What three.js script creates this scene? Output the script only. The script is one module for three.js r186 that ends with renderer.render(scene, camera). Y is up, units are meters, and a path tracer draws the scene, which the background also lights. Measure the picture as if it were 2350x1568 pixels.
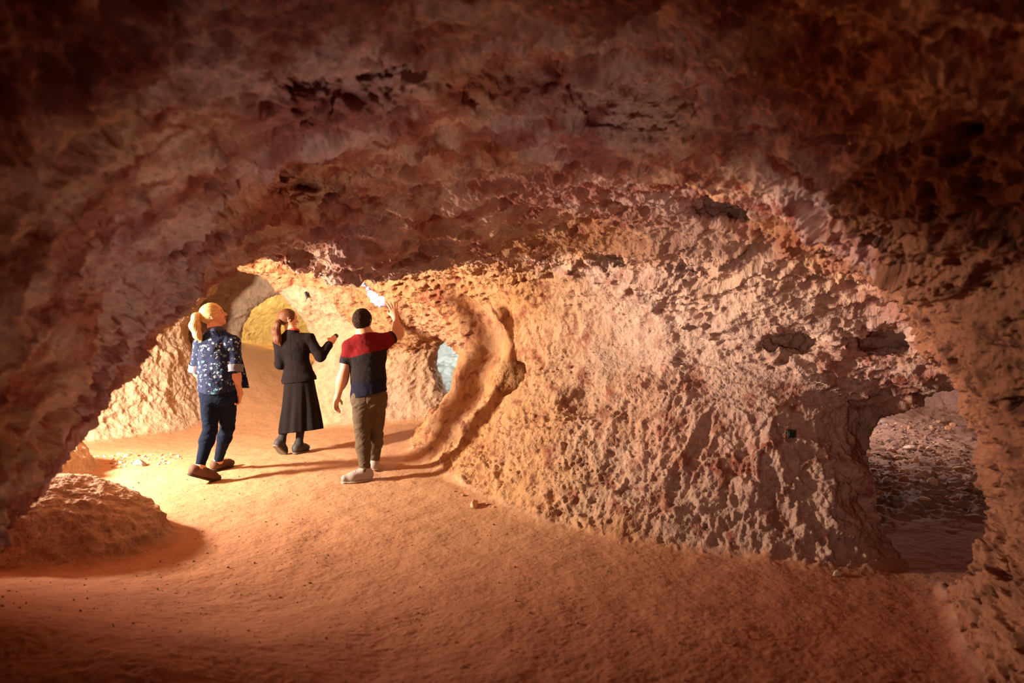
import * as THREE from 'three';
import { RoundedBoxGeometry } from 'three/addons/geometries/RoundedBoxGeometry.js';
import { mergeGeometries } from 'three/addons/utils/BufferGeometryUtils.js';

// ---------------------------------------------------------------- camera, lights, exposure
const DETAIL = 1.5;                                     // edge length of the rock mesh, times this
const scene = new THREE.Scene();
scene.background = new THREE.Color(0, 0, 0);
const FOCAL = 1500;                                     // in pixels of the 2350 x 1568 frame
const camera = new THREE.PerspectiveCamera(2 * Math.atan(784 / FOCAL) * 180 / Math.PI, 2350 / 1568, 0.05, 60);
camera.position.set(0, 1.49, 0);                        // eye height, looking level along -z
camera.setViewOffset(2350, 1568, 0, 44, 2350, 1568);    // lens shifted a little down
camera.setFocalLength && (camera.filmGauge = 36);
camera.focus = 6.0;
camera.userData.fStop = 1.5;
const renderer = new THREE.WebGLRenderer({ antialias: true });
renderer.toneMapping = THREE.LinearToneMapping;
renderer.toneMappingExposure = 1.06;
renderer.shadowMap.enabled = true;
const LAMP = {
  work:   { at: [-5.05, 1.5, -5.1], to: [-2.9, 1.2, -7.2], color: [1.0, 0.82, 0.62], power: 245, soft: 8, angle: 1.5 },   // big warm floodlight behind the left rock
  washFill:   { at: [-4.3, 0.45, -4.95], to: [1.5, 2.0, -4.35], color: [1.0, 0.78, 0.6], power: 95, soft: 3, angle: 0.3 },   // added low lamp, unseen, turned up to brighten the far roof
  yellow: { at: [-5.2, 2.4, -14.4], color: [1.0, 0.76, 0.36], power: 24, soft: 4 },
  shaft:  { at: [0.35, 2.25, -12.5], color: [0.86, 0.95, 1.0], power: 30, soft: 4 },
  tunnel: { at: [3.75, 0.85, -8.0], color: [1.0, 0.86, 0.82], power: 8, soft: 2 },
  entryFill:  { at: [0.0, 0.3, -1.5], to: [-0.75, 2.1, -3.9], color: [1.0, 0.70, 0.57], power: 4.6, soft: 3, angle: 0.98 },   // added fill lamp below the frame, lifts the near roof
};

const FILL = { at: [-1.0, 1.25, 0.5], to: [1.55, 1.0, -4.6], color: [1.0, 0.76, 0.64], power: 17, angle: 0.31 };  // added fill lamp behind the camera, brightens the right wall
const BEAM = { power: 75, angle: 0.21, target: [-1.72, 1.82, -8.3] };

// ---------------------------------------------------------------- small maths
const clamp = (x, a, b) => (x < a ? a : x > b ? b : x), mix = (a, b, t) => a + (b - a) * t;
const sstep = (a, b, x) => { const t = clamp((x - a) / (b - a), 0, 1); return t * t * (3 - 2 * t); };
const smin = (a, b, k) => { const h = Math.max(k - Math.abs(a - b), 0) / k; return Math.min(a, b) - h * h * k * 0.25; };
const smax = (a, b, k) => -smin(-a, -b, k);
let seedState = 12345;
const rnd = () => { seedState = (seedState + 0x6d2b79f5) | 0; let t = Math.imul(seedState ^ (seedState >>> 15), 1 | seedState); t = (t + Math.imul(t ^ (t >>> 7), 61 | t)) ^ t; return ((t ^ (t >>> 14)) >>> 0) / 4294967296; };
const PERM = new Uint8Array(512), GX = new Float32Array(256), GY = new Float32Array(256), GZ = new Float32Array(256), WX = new Float32Array(256), WY = new Float32Array(256), WZ = new Float32Array(256);
{ const p = [...Array(256).keys()]; for (let i = 255; i > 0; i--) { const j = Math.floor(rnd() * (i + 1)); [p[i], p[j]] = [p[j], p[i]]; }
  for (let i = 0; i < 512; i++) PERM[i] = p[i & 255];
  for (let i = 0; i < 256; i++) { const a = rnd() * 6.28318, z = rnd() * 2 - 1, r = Math.sqrt(1 - z * z); GX[i] = r * Math.cos(a); GY[i] = r * Math.sin(a); GZ[i] = z; WX[i] = rnd(); WY[i] = rnd(); WZ[i] = rnd(); } }
function noise(x, y, z) {                               // gradient noise, about -0.8..0.8
  const X = Math.floor(x), Y = Math.floor(y), Z = Math.floor(z), fx = x - X, fy = y - Y, fz = z - Z;
  const u = fx * fx * fx * (fx * (fx * 6 - 15) + 10), v = fy * fy * fy * (fy * (fy * 6 - 15) + 10), w = fz * fz * fz * (fz * (fz * 6 - 15) + 10);
  const a = PERM[X & 255], b = PERM[(X + 1) & 255], aa = PERM[a + (Y & 255)], ab = PERM[a + ((Y + 1) & 255)], ba = PERM[b + (Y & 255)], bb = PERM[b + ((Y + 1) & 255)], z0 = Z & 255, z1 = (Z + 1) & 255;
  const g = (h, dx, dy, dz) => GX[h] * dx + GY[h] * dy + GZ[h] * dz;
  const x00 = g(PERM[aa + z0], fx, fy, fz), x10 = g(PERM[ba + z0], fx - 1, fy, fz), x01 = g(PERM[ab + z0], fx, fy - 1, fz), x11 = g(PERM[bb + z0], fx - 1, fy - 1, fz);
  const y00 = g(PERM[aa + z1], fx, fy, fz - 1), y10 = g(PERM[ba + z1], fx - 1, fy, fz - 1), y01 = g(PERM[ab + z1], fx, fy - 1, fz - 1), y11 = g(PERM[bb + z1], fx - 1, fy - 1, fz - 1);
  const p = x00 + u * (x10 - x00), q = x01 + u * (x11 - x01), r = y00 + u * (y10 - y00), s = y01 + u * (y11 - y01), m = p + v * (q - p), n = r + v * (s - r);
  return (m + w * (n - m)) * 1.3;
}
const fbm = (x, y, z, o) => { let s = 0, a = 0.5, f = 1; for (let i = 0; i < o; i++) { s += a * noise(x * f + i * 17.3, y * f - i * 9.1, z * f + i * 5.7); a *= 0.5; f *= 2.03; } return s; };
const ridged = (x, y, z, o) => { let s = 0, a = 0.5, f = 1; for (let i = 0; i < o; i++) { s += a * (1 - 2.2 * Math.abs(noise(x * f + i * 7.7, y * f + i * 3.3, z * f - i * 11.9))); a *= 0.5; f *= 2.07; } return s; };
const WOR = new Float64Array(6);                        // nearest distance, second nearest, cell number, step to the nearest point
function worley(x, y, z) {
  const X = Math.floor(x), Y = Math.floor(y), Z = Math.floor(z), fx = x - X, fy = y - Y, fz = z - Z; let f1 = 9, f2 = 9, id = 0, vx = 0, vy = 0, vz = 0;
  for (let i = -1; i < 2; i++) { const pi = PERM[(X + i) & 255]; for (let j = -1; j < 2; j++) { const pj = PERM[pi + ((Y + j) & 255)]; for (let k = -1; k < 2; k++) {
    const h = PERM[pj + ((Z + k) & 255)], dx = i + WX[h] - fx, dy = j + WY[h] - fy, dz = k + WZ[h] - fz, d = dx * dx + dy * dy + dz * dz;
    if (d < f1) { f2 = f1; f1 = d; id = h; vx = dx; vy = dy; vz = dz; } else if (d < f2) f2 = d; } } }
  WOR[0] = Math.sqrt(f1); WOR[1] = Math.sqrt(f2); WOR[2] = id; WOR[3] = vx; WOR[4] = vy; WOR[5] = vz; return WOR[0];
}
// thin-plate spline through points [x, d, value]
function spline(points, smooth = 0.002) {
  const n = points.length, N = n + 3, M = Array.from({ length: N }, () => new Float64Array(N + 1)), k = (r2) => (r2 < 1e-9 ? 0 : 0.5 * r2 * Math.log(r2));
  for (let i = 0; i < n; i++) { for (let j = 0; j < n; j++) M[i][j] = k((points[i][0] - points[j][0]) ** 2 + (points[i][1] - points[j][1]) ** 2); M[i][i] += smooth;
    M[i][n] = M[n][i] = 1; M[i][n + 1] = M[n + 1][i] = points[i][0]; M[i][n + 2] = M[n + 2][i] = points[i][1]; M[i][N] = points[i][2]; }
  for (let c = 0; c < N; c++) { let p = c; for (let r = c + 1; r < N; r++) if (Math.abs(M[r][c]) > Math.abs(M[p][c])) p = r; [M[c], M[p]] = [M[p], M[c]];
    for (let r = 0; r < N; r++) if (r !== c) { const f = M[r][c] / M[c][c]; if (f) for (let q = c; q <= N; q++) M[r][q] -= f * M[c][q]; } }
  const w = M.map((row, i) => row[N] / row[i]);
  return (x, d) => { let s = w[n] + w[n + 1] * x + w[n + 2] * d; for (let i = 0; i < n; i++) s += w[i] * k((points[i][0] - x) ** 2 + (points[i][1] - d) ** 2); return s; };
}
// ---------------------------------------------------------------- the cave: plan x (right), d (away from the camera, = -z), height y
const CEILING = spline([[-0.86, 1.1, 2.03], [-0.79, 1.35, 2.16], [-0.63, 1.65, 2.3], [-0.34, 1.85, 2.4], [0, 1.9, 2.43], [0.41, 1.9, 2.43], [0.75, 1.8, 2.38], [0.99, 1.6, 2.28], [1.1, 1.4, 2.18], [-1.02, 1.3, 1.87], [-1.05, 1.8, 2.02], [-0.88, 2.3, 2.16], [-0.48, 2.6, 2.25], [0, 2.8, 2.31], [0.59, 2.7, 2.28], [1.04, 2.5, 2.22], [1.36, 2.2, 2.14], [-1.25, 1.6, 1.64], [-1.41, 1.8, 1.3], [-1.43, 2.2, 1.7], [-1.53, 2.35, 1.4], [-1.34, 2.6, 1.91], [-1.5, 2.9, 1.66], [-1.27, 3.3, 2.02], [-0.8, 3.7, 2.08], [-0.2, 4.1, 2.15], [0.64, 4.3, 2.18], [0.96, 3.4, 2.19], [1.33, 3.2, 2.04], [-1.65, 4, 1.86], [-1.47, 4.2, 1.79], [-1.14, 4.45, 1.7], [-0.98, 4.65, 1.8], [-0.74, 4.95, 1.92], [-0.28, 5.6, 2.05], [-1.69, 3.4, 1.6], [-1.71, 3.2, 1.47], [-1.71, 2.9, 1.32], [-1.7, 2.65, 1.24], [-1.7, 2.35, 1.08], [-1.72, 2.2, 0.9], [1.29, 3.7, 2.18], [1.65, 3.5, 1.95], [1.78, 3.4, 1.81], [1.93, 3.3, 1.68], [1.4, 4, 2.08], [1.61, 4.2, 1.83], [1.96, 4.05, 1.81], [2.23, 4.05, 1.6], [1, 4.6, 1.92], [2.71, 4.4, 1.01], [2.39, 4.35, 1.17], [2.44, 4.05, 1.41], [1.94, 4.3, 1.49], [0.47, 5.7, 1.95], [0.1, 6.3, 1.87], [-0.34, 6.7, 1.94], [-1.08, 7.2, 1.97], [-0.36, 7.2, 1.68], [-1.72, 8.3, 1.82], [-1.29, 7.9, 1.7], [-0.91, 7.8, 1.49], [-0.64, 7.7, 1.28], [-0.97, 8.8, 1.26], [-2.46, 8.9, 2.02], [-2.3, 2.3, 0.3], [-2.7, 2.8, 0.4], [-3, 3.3, 0.6], [-3.8, 3.7, 0.95], [-4.6, 3.9, 1.2], [-2.4, 4, 1.75], [-3.2, 4.2, 1.85], [-4.3, 4.8, 2.25], [-4.8, 6, 2.3], [-3, 6, 2.3], [-3.5, 8, 2.4], [-4.8, 9.5, 2.3], [-3.2, 5, 2.3], [-1.3, 5.05, 2.1], [-2.3, 4.8, 2.15], [-1.4, 5.7, 2.2], [-1.6, 6.6, 2.4], [-1.9, 7.5, 2.25], [-1.3, 8.6, 1.3], [-2, 9.3, 1.3], [-2.7, 9.5, 1.7], [-0.4, 8.3, 1.1], [-0.8, 6.1, 2.14], [1.4, 5.2, 1.4], [2, 5.5, 1.1], [0.6, 7, 1.2], [3.3, 5.5, 1.15], [3.8, 6.5, 1.5], [3.9, 8, 1.6], [3.3, 7.5, 1.6], [-3.8, 11, 2.45], [-6.2, 7, 2.3], [-6, 5, 1.9], [-6.2, 10, 2.2], [-5.2, 4.6, 2.5], [-4.9, 5.2, 2.55], [0, -1, 2.4], [-1.5, -1, 2], [2, -1, 2], [0, 0.6, 2.5], [0, -2.5, 2], [3, 1, 1.6], [-4, 1, 0.6], [-4, 15, 2.5], [0, 12, 2.4], [4, 11, 2]]);  // unseen roof at far left hangs low, shaped to block the floodlight
const FLOOR = spline([[0, 0, 0], [0, 3, 0], [-2, 6, 0], [-1.3, 6.2, 0], [-2.4, 7.4, 0], [-2.9, 9.8, 0.02], [-1.5, 9.5, 0.1], [-1, 9.4, 0.12], [-4.9, 11.9, 1.05], [-4.2, 11.9, 0.8], [-3.5, 11.8, 0.5], [-4.6, 10.9, 0.55], [-4, 10.6, 0.28], [-3.3, 10.6, 0.14], [-4.6, 10, 0.1], [-4, 14, 0.6], [-3.7, 17, 0.8], [-5.3, 8.5, 0.03], [-4.5, 6, 0.06],
  [-2.1, 2.6, 0.32], [-1.35, 2.42, 0.24], [-0.7, 2.3, 0.13], [-0.1, 2.2, 0.03], [-1.6, 1.9, 0.08], [-0.5, 2.8, 0], [-1.6, 3.2, 0], [-0.6, 1.6, 0], [1.8, 2.8, 0], [2.2, 4.4, 0], [3.2, 6, 0.02], [3.5, 8.5, 0.1], [-0.9, 10.4, 0.2], [-0.4, 12, 0.62], [0, 13.5, 1.0], [0.5, 5.5, 0], [-3.4, 3.6, 0.02], [-3, 1, 0.2], [3, 1, 0], [0, -2, 0]]);
const GRID = { x0: -9, d0: -3, n: 161, m: 231, s: 0.1 };
function tabulate(f, lo, hi) {
  const t = new Float32Array(GRID.n * GRID.m);
  for (let j = 0; j < GRID.m; j++) for (let i = 0; i < GRID.n; i++) t[j * GRID.n + i] = clamp(f(GRID.x0 + i * GRID.s, GRID.d0 + j * GRID.s), lo, hi);
  const look = (x, d) => { const u = clamp((x - GRID.x0) / GRID.s, 0, GRID.n - 1.001), v = clamp((d - GRID.d0) / GRID.s, 0, GRID.m - 1.001), i = Math.floor(u), j = Math.floor(v), a = u - i, b = v - j, o = j * GRID.n + i;
    return (t[o] * (1 - a) + t[o + 1] * a) * (1 - b) + (t[o + GRID.n] * (1 - a) + t[o + GRID.n + 1] * a) * b; };
  const slope = new Float32Array(GRID.n * GRID.m);
  for (let j = 1; j < GRID.m - 1; j++) for (let i = 1; i < GRID.n - 1; i++) { const o = j * GRID.n + i, gx = (t[o + 1] - t[o - 1]) / 0.2, gd = (t[o + GRID.n] - t[o - GRID.n]) / 0.2; slope[o] = Math.sqrt(1 + gx * gx + gd * gd); }
  const steep = (x, d) => { const i = clamp(Math.round((x - GRID.x0) / GRID.s), 1, GRID.n - 2), j = clamp(Math.round((d - GRID.d0) / GRID.s), 1, GRID.m - 2); return slope[j * GRID.n + i] || 1; };
  return [look, steep];
}
const [ceilingAt, ceilingSteep] = tabulate(CEILING, -0.6, 2.9), [floorAt] = tabulate(FLOOR, -0.3, 1.6);
function polygon(points) {                              // signed distance in plan, positive outside
  const n = points.length, A = points.flat();
  return (x, y) => { let d = 1e9, s = 1;
    for (let i = 0, j = n - 1; i < n; j = i++) { const xi = A[2 * i], yi = A[2 * i + 1], xj = A[2 * j], yj = A[2 * j + 1], ex = xj - xi, ey = yj - yi, wx = x - xi, wy = y - yi, t = clamp((wx * ex + wy * ey) / (ex * ex + ey * ey), 0, 1), bx = wx - ex * t, by = wy - ey * t;
      d = Math.min(d, bx * bx + by * by); const c1 = y >= yi, c2 = y < yj, c3 = ex * wy > ey * wx; if ((c1 && c2 && c3) || (!c1 && !c2 && !c3)) s = -s; }
    return s * Math.sqrt(d); };
}
const curve = (pts) => (y) => { if (y <= pts[0][0]) return pts[0][1]; for (let i = 1; i < pts.length; i++) if (y < pts[i][0]) { const t = (y - pts[i - 1][0]) / (pts[i][0] - pts[i - 1][0]); return mix(pts[i - 1][1], pts[i][1], t * t * (3 - 2 * t)); } return pts[pts.length - 1][1]; };
const MASS = {                                          // bodies of rock left standing: footprint, and how far each height stands proud of it
  wall_right: [polygon([[-0.45, 7.6], [0.1, 6.5], [0.75, 5.5], [1.25, 5.05], [1.7, 4.84], [2.06, 4.66], [2.2, 4.85], [2.28, 5.3], [3.0, 4.6], [3.9, 4.3], [4.5, 4], [8, 4], [8, 9.3], [-0.2, 9.3], [-0.55, 8.3]]), curve([[0, 0.7], [0.35, 0.5], [0.8, 0.22], [1.25, 0.0], [1.6, 0.02], [1.9, 0.18], [2.1, 0.4]])],
  wall_back: [polygon([[-3.05, 10], [-2.85, 9.55], [-1.9, 9.3], [-1.15, 9.35], [-0.9, 9.6], [0, 9], [8, 9], [8, 21], [-3.05, 21]]), curve([[0, 0.2], [0.5, 0.06], [1, 0], [1.4, 0.06], [2, 0.4]])],
  wall_left: [polygon([[-9, 6.6], [-6.1, 7.6], [-5.45, 8.2], [-5.0, 9.2], [-4.85, 10.1], [-5.2, 11], [-9, 11]]), curve([[0, 0.34], [0.4, 0.14], [0.9, -0.1], [1.3, -0.22], [1.7, -0.1], [2.1, 0.15]])],
  wall_far: [polygon([[-9, 11.6], [-5.6, 11.4], [-4.6, 11.9], [-2.8, 11.9], [-2.8, 21], [-9, 21]]), curve([[0, 0.2], [0.6, 0], [1.4, 0.05], [2, 0.25]])],
  wall_front: [polygon([[2.36, 3.3], [2.16, 2.9], [1.96, 2.4], [2.05, 1.4], [2.4, 0], [2.2, -2], [6, -2], [6, 3.6], [3.4, 4.1], [2.6, 3.8]]), curve([[0, 0.08], [0.5, -0.1], [0.94, -0.02], [1.2, 0.08], [1.45, 0.2], [1.66, 0.28], [1.8, 0.42], [1.95, 0.6]])],
  wall_rear: [polygon([[-9, -3], [9, -3], [9, -1.6], [1, -1.8], [-1, -1.8], [-2.2, -1], [-2.4, 1], [-2.6, 2.2], [-3, 2.6], [-9, 3]]), curve([[0, 0.1], [1, 0], [2, 0.3]])],
  wall_outer: [polygon([[-9, 2.6], [-5.4, 3.2], [-6.2, 4.5], [-6.4, 6.5], [-6.4, 8], [-9, 9]]), curve([[0, 0.3], [1, 0], [2, 0.3]])],
};
const ZONES = ['floor', 'ceiling', ...Object.keys(MASS)], MASSES = Object.values(MASS);
const ell = (x, y, d, c, r, turn = 0) => { let u = x - c[0], w = d - c[2]; if (turn) { const cs = Math.cos(turn), sn = Math.sin(turn); [u, w] = [u * cs + w * sn, -u * sn + w * cs]; } const v = y - c[1], k = Math.sqrt((u / r[0]) ** 2 + (v / r[1]) ** 2 + (w / r[2]) ** 2), g = Math.sqrt((u / r[0] / r[0]) ** 2 + (v / r[1] / r[1]) ** 2 + (w / r[2] / r[2]) ** 2); return k < 1e-4 ? -Math.min(...r) : k * (k - 1) / g; };
function tube(x, y, d, pts, tall) {                     // bored passage through points [x, y, d, radius]; tall stretches its height
  let best = 1e9;
  for (let i = 1; i < pts.length; i++) { const a = pts[i - 1], b = pts[i], ex = b[0] - a[0], ey = (b[1] - a[1]) / tall, ed = b[2] - a[2], wx = x - a[0], wy = (y - a[1]) / tall, wd = d - a[2], t = clamp((wx * ex + wy * ey + wd * ed) / (ex * ex + ey * ey + ed * ed), 0, 1);
    best = smin(best, Math.sqrt((wx - ex * t) ** 2 + (wy - ey * t) ** 2 + (wd - ed * t) ** 2) - mix(a[3], b[3], t), 0.15); }
  return best;
}
const PASSAGE = {
  right: [[3.15, 0.24, 4.0, 0.8], [3.7, 0.4, 5.8, 0.95], [4.6, 0.55, 7.6, 1.25], [4.9, 0.6, 8.6, 1.2]],
  hole: [[-0.58, 0.6, 8.0, 0.42], [-0.62, 0.75, 9.3, 0.42], [-0.4, 1.1, 11, 1.1], [-0.1, 1.3, 12.6, 1.7]],
  yellow: [[-4.02, 0.95, 11.0, 0.78], [-4.05, 0.95, 11.9, 0.78], [-4.35, 1.05, 13.2, 1.5], [-4.4, 1.2, 15.2, 1.7]],
};
const NICHE = [                                         // hollows picked into the wall: centre, radii
  [[-0.68, 2.3, 2.2], [0.08, 0.22, 0.14]], [[-0.42, 2.34, 2.25], [0.14, 0.14, 0.12]], [[0.0, 2.36, 2.4], [0.2, 0.14, 0.2]], [[0.5, 2.36, 2.6], [0.24, 0.1, 0.18]],
  [[-1.74, 1.84, 8.25], [0.13, 0.09, 0.12]], [[1.38, 2.22, 4.0], [0.28, 0.15, 0.24]], [[1.95, 1.36, 4.5], [0.2, 0.11, 0.26]], [[2.45, 1.38, 4.3], [0.2, 0.11, 0.26]], [[0.02, 0.95, 6.5], [0.27, 0.19, 0.3]],
  [[0.58, 0.84, 5.45], [0.22, 0.17, 0.24]], [[1.55, 0.98, 4.55], [0.18, 0.15, 0.22]], [[0.12, 1.62, 6.62], [0.3, 0.14, 0.12]], [[-1.0, 2.2, 3.2], [0.2, 0.1, 0.3]], [[-1.45, 1.9, 4.0], [0.3, 0.12, 0.4]],
  [[0.82, 2.0, 5.0], [0.18, 0.06, 0.1]], [[1.3, 1.88, 4.55], [0.2, 0.07, 0.1]], [[1.75, 1.8, 4.35], [0.16, 0.07, 0.1]], [[1.9, 0.5, 4.1], [0.12, 0.3, 0.14]],
];
const PRI = new Float64Array(4);
function rock(x, y, d) {                                // positive in the air; also notes the zone and the share of floor
  const lowX = 0.10 * noise(x * 0.9, y * 0.9, d * 0.9) + 0.05 * noise(x * 2.1 + 9, y * 2.1, d * 2.1);
  const C = ceilingAt(x, d); let a = (C - y) / Math.min(ceilingSteep(x, d), 3), zone = 1, best = a;
  for (let i = 0; i < MASSES.length; i++) { const m = MASSES[i], s = m[0](x, d); if (s > 2.5) continue; const v = s - m[1](y); if (v < best) { best = v; zone = i + 2; } a = smin(a, v, i === 4 ? 0.25 : 0.4); }
  let cut = -tube(x, y, d, PASSAGE.right, 1.1);
  if (x < 3 && d > 6) cut = Math.max(cut, -tube(x, y, d, PASSAGE.hole, 1.2), -tube(x, y, d, PASSAGE.yellow, 1.3));
  a = smax(a, cut, 0.12);
  for (const n of NICHE) { const e = Math.abs(x - n[0][0]) < 0.6 && Math.abs(d - n[0][2]) < 0.7 ? -ell(x, y, d, n[0], n[1]) : -1; if (e > -0.3) a = smax(a, e, 0.05); }
  a += lowX * sstep(0, 0.5, y) ;
  const m1 = ell(x, y, d, [-3.5, -0.06, 4.48], [1.05, 0.46, 0.66], 0.22), m2 = ell(x, y, d, [-4.55, 0.04, 5.95], [0.6, 0.47, 1.0], 0.3), m = smin(m1, m2, 0.4) + lowX * 0.5;
  if (m < a) { zone = 9; }
  a = smin(a, m, 0.15);
  const f = y - floorAt(x, d); PRI[0] = f < a ? 0 : zone; PRI[1] = sstep(-0.1, 0.12, a - f);
  return smin(a, f, 0.12);
}
ZONES.push('rock_mound');
// surface nets on a sparse grid: points where rock() is nought
const CAVE = (() => {
  const h = 0.075, x0 = -7.2, y0 = -0.45, d0 = -2.6, nx = 190, ny = 50, nd = 262, V = new Float32Array(nx * ny * nd).fill(9), B = 6, at = (i, j, k) => (k * ny + j) * nx + i;
  for (let K = 0; K < nd; K += B) for (let J = 0; J < ny; J += B) for (let I = 0; I < nx; I += B) {
    const c = rock(x0 + (I + B / 2) * h, y0 + (J + B / 2) * h, d0 + (K + B / 2) * h), far = Math.abs(c) > B * h * 1.5;
    for (let k = K; k < Math.min(nd, K + B); k++) for (let j = J; j < Math.min(ny, J + B); j++) for (let i = I; i < Math.min(nx, I + B); i++) V[at(i, j, k)] = far ? c : rock(x0 + i * h, y0 + j * h, d0 + k * h);
  }
  const cell = new Int32Array(nx * ny * nd).fill(-1), pos = [];
  const off = [0, 1, nx, nx + 1, nx * ny, nx * ny + 1, nx * ny + nx, nx * ny + nx + 1], E = [[0, 1], [2, 3], [4, 5], [6, 7], [0, 2], [1, 3], [4, 6], [5, 7], [0, 4], [1, 5], [2, 6], [3, 7]];
  for (let k = 0; k < nd - 1; k++) for (let j = 0; j < ny - 1; j++) for (let i = 0; i < nx - 1; i++) {
    const o = at(i, j, k); let s = 0; for (let c = 0; c < 8; c++) if (V[o + off[c]] < 0) s |= 1 << c;
    if (s === 0 || s === 255) continue;
    let px = 0, py = 0, pz = 0, n = 0;
    for (const [a, b] of E) { const va = V[o + off[a]], vb = V[o + off[b]]; if ((va < 0) === (vb < 0)) continue; const t = va / (va - vb); px += (a & 1) + ((b & 1) - (a & 1)) * t; py += ((a >> 1) & 1) + (((b >> 1) & 1) - ((a >> 1) & 1)) * t; pz += (a >> 2) + ((b >> 2) - (a >> 2)) * t; n++; }
    cell[o] = pos.length / 3; pos.push(x0 + (i + px / n) * h, y0 + (j + py / n) * h, d0 + (k + pz / n) * h);
  }
  const tri = [], quad = (a, b, c, d, flip) => { if (a < 0 || b < 0 || c < 0 || d < 0) return; flip ? tri.push(a, c, b, a, d, c) : tri.push(a, b, c, a, c, d); };
  for (let k = 1; k < nd - 1; k++) for (let j = 1; j < ny - 1; j++) for (let i = 1; i < nx - 1; i++) {
    const o = at(i, j, k), s = V[o] < 0;
    if (s !== V[o + 1] < 0) quad(cell[o], cell[o - nx], cell[o - nx - nx * ny], cell[o - nx * ny], s);
    if (s !== V[o + nx] < 0) quad(cell[o], cell[o - nx * ny], cell[o - nx * ny - 1], cell[o - 1], s);
    if (s !== V[o + nx * ny] < 0) quad(cell[o], cell[o - 1], cell[o - 1 - nx], cell[o - nx], s);
  }
  const look = (x, y, d) => { const u = clamp((x - x0) / h, 0, nx - 1.01), v = clamp((y - y0) / h, 0, ny - 1.01), w = clamp((d - d0) / h, 0, nd - 1.01), i = Math.floor(u), j = Math.floor(v), k = Math.floor(w), a = u - i, b = v - j, c = w - k, o = at(i, j, k);
    const q = (p) => (V[p] * (1 - a) + V[p + 1] * a) * (1 - b) + (V[p + nx] * (1 - a) + V[p + nx + 1] * a) * b; return q(o) * (1 - c) + q(o + nx * ny) * c; };
  return { pos, tri, look };
})();
// finer where the camera is near and sees the rock, coarser behind corners; edges are split alike on both sides, so no cracks
const FINE = (() => {
  let n = CAVE.pos.length / 3, cap = n * 4; let P = new Float32Array(cap * 3), S = new Float32Array(cap), tri = Int32Array.from(CAVE.tri);
  P.set(CAVE.pos);
  const seenFrom = (ex, ey, ed, x, y, d) => { const L = Math.hypot(x - ex, y - ey, d - ed); let t = 0.1; while (t < L - 0.3) { const f = t / L, v = CAVE.look(ex + (x - ex) * f, ey + (y - ey) * f, ed + (d - ed) * f); if (v < -0.02) return false; t += Math.max(0.05, v * 0.8); } return true; };
  for (let i = 0; i < n; i++) { const x = P[3 * i], y = P[3 * i + 1], d = P[3 * i + 2]; S[i] = 0;
    if (d > 0.2 && Math.abs(x) / d < 0.95 && (1.49 - y) / d < 0.68 && (y - 1.49) / d < 0.62) S[i] = seenFrom(0, 1.49, 0, x, y, d) || seenFrom(0.5, 1.49, 0, x, y, d) || seenFrom(-0.5, 1.49, 0, x, y, d) ? 1 : 0; }
  { const T = S.slice(); for (let r = 0; r < 2; r++) { for (let t = 0; t < tri.length; t += 3) { const m = Math.max(S[tri[t]], S[tri[t + 1]], S[tri[t + 2]]); for (let c = 0; c < 3; c++) T[tri[t + c]] = Math.max(T[tri[t + c]], m); } S.set(T); } }
  const want = (x, y, d) => { const r = Math.hypot(x, y - 1.49, d); return Math.max(0.008, DETAIL * (r < 2.9 ? 5 : 3.4) * (y < 0.12 ? 1.45 : 1) * r / FOCAL); };
  for (let pass = 0; pass < 6; pass++) {
    const m = tri.length / 3, size = 1 << Math.ceil(Math.log2(m * 3.2)), keyA = new Int32Array(size).fill(-1), keyB = new Int32Array(size), val = new Int32Array(size); let grew = false; const start = n;
    const midpoint = (a, b) => { if (a > b) { const t = a; a = b; b = t; }
      let hsh = (Math.imul(a, 0x9e3779b1) ^ Math.imul(b, 0x85ebca6b)) >>> 0; hsh = (hsh ^ (hsh >>> 15)) & (size - 1);
      while (keyA[hsh] !== -1) { if (keyA[hsh] === a && keyB[hsh] === b) return val[hsh]; hsh = (hsh + 1) & (size - 1); }
      keyA[hsh] = a; keyB[hsh] = b; const ax = P[3 * a], ay = P[3 * a + 1], ad = P[3 * a + 2], bx = P[3 * b], by = P[3 * b + 1], bd = P[3 * b + 2], x = (ax + bx) / 2, y = (ay + by) / 2, d = (ad + bd) / 2, s = Math.max(S[a], S[b]);
      const L = Math.hypot(ax - bx, ay - by, ad - bd); if (s < 0.5 || L < want(x, y, d)) return (val[hsh] = -1);
      if (n >= cap) { cap *= 2; const q = new Float32Array(cap * 3); q.set(P); P = q; const r = new Float32Array(cap); r.set(S); S = r; }
      P[3 * n] = x; P[3 * n + 1] = y; P[3 * n + 2] = d; S[n] = S[a] > 0.5 && S[b] > 0.5 ? 1 : 0.6; return (val[hsh] = n++); };
    let out = new Int32Array(m * 12), q = 0;
    for (let t = 0; t < m; t++) { const a = tri[3 * t], b = tri[3 * t + 1], c = tri[3 * t + 2], u = midpoint(a, b), v = midpoint(b, c), w = midpoint(c, a), add = (i, j, k) => { out[q++] = i; out[q++] = j; out[q++] = k; };
      const s = (u >= 0 ? 1 : 0) + (v >= 0 ? 2 : 0) + (w >= 0 ? 4 : 0);
      if (s === 0) add(a, b, c); else if (s === 7) { add(a, u, w); add(u, b, v); add(w, v, c); add(u, v, w); }
      else if (s === 1) { add(a, u, c); add(u, b, c); } else if (s === 2) { add(a, b, v); add(a, v, c); } else if (s === 4) { add(a, b, w); add(w, b, c); }
      else if (s === 3) { add(u, b, v); add(a, u, v); add(a, v, c); } else if (s === 6) { add(w, v, c); add(a, b, v); add(a, v, w); } else { add(a, u, w); add(u, b, c); add(u, c, w); } }
    tri = out.slice(0, q); if (n === start) break;
  }
  return { P: P.slice(0, n * 3), S, n, tri };
})();
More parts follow.
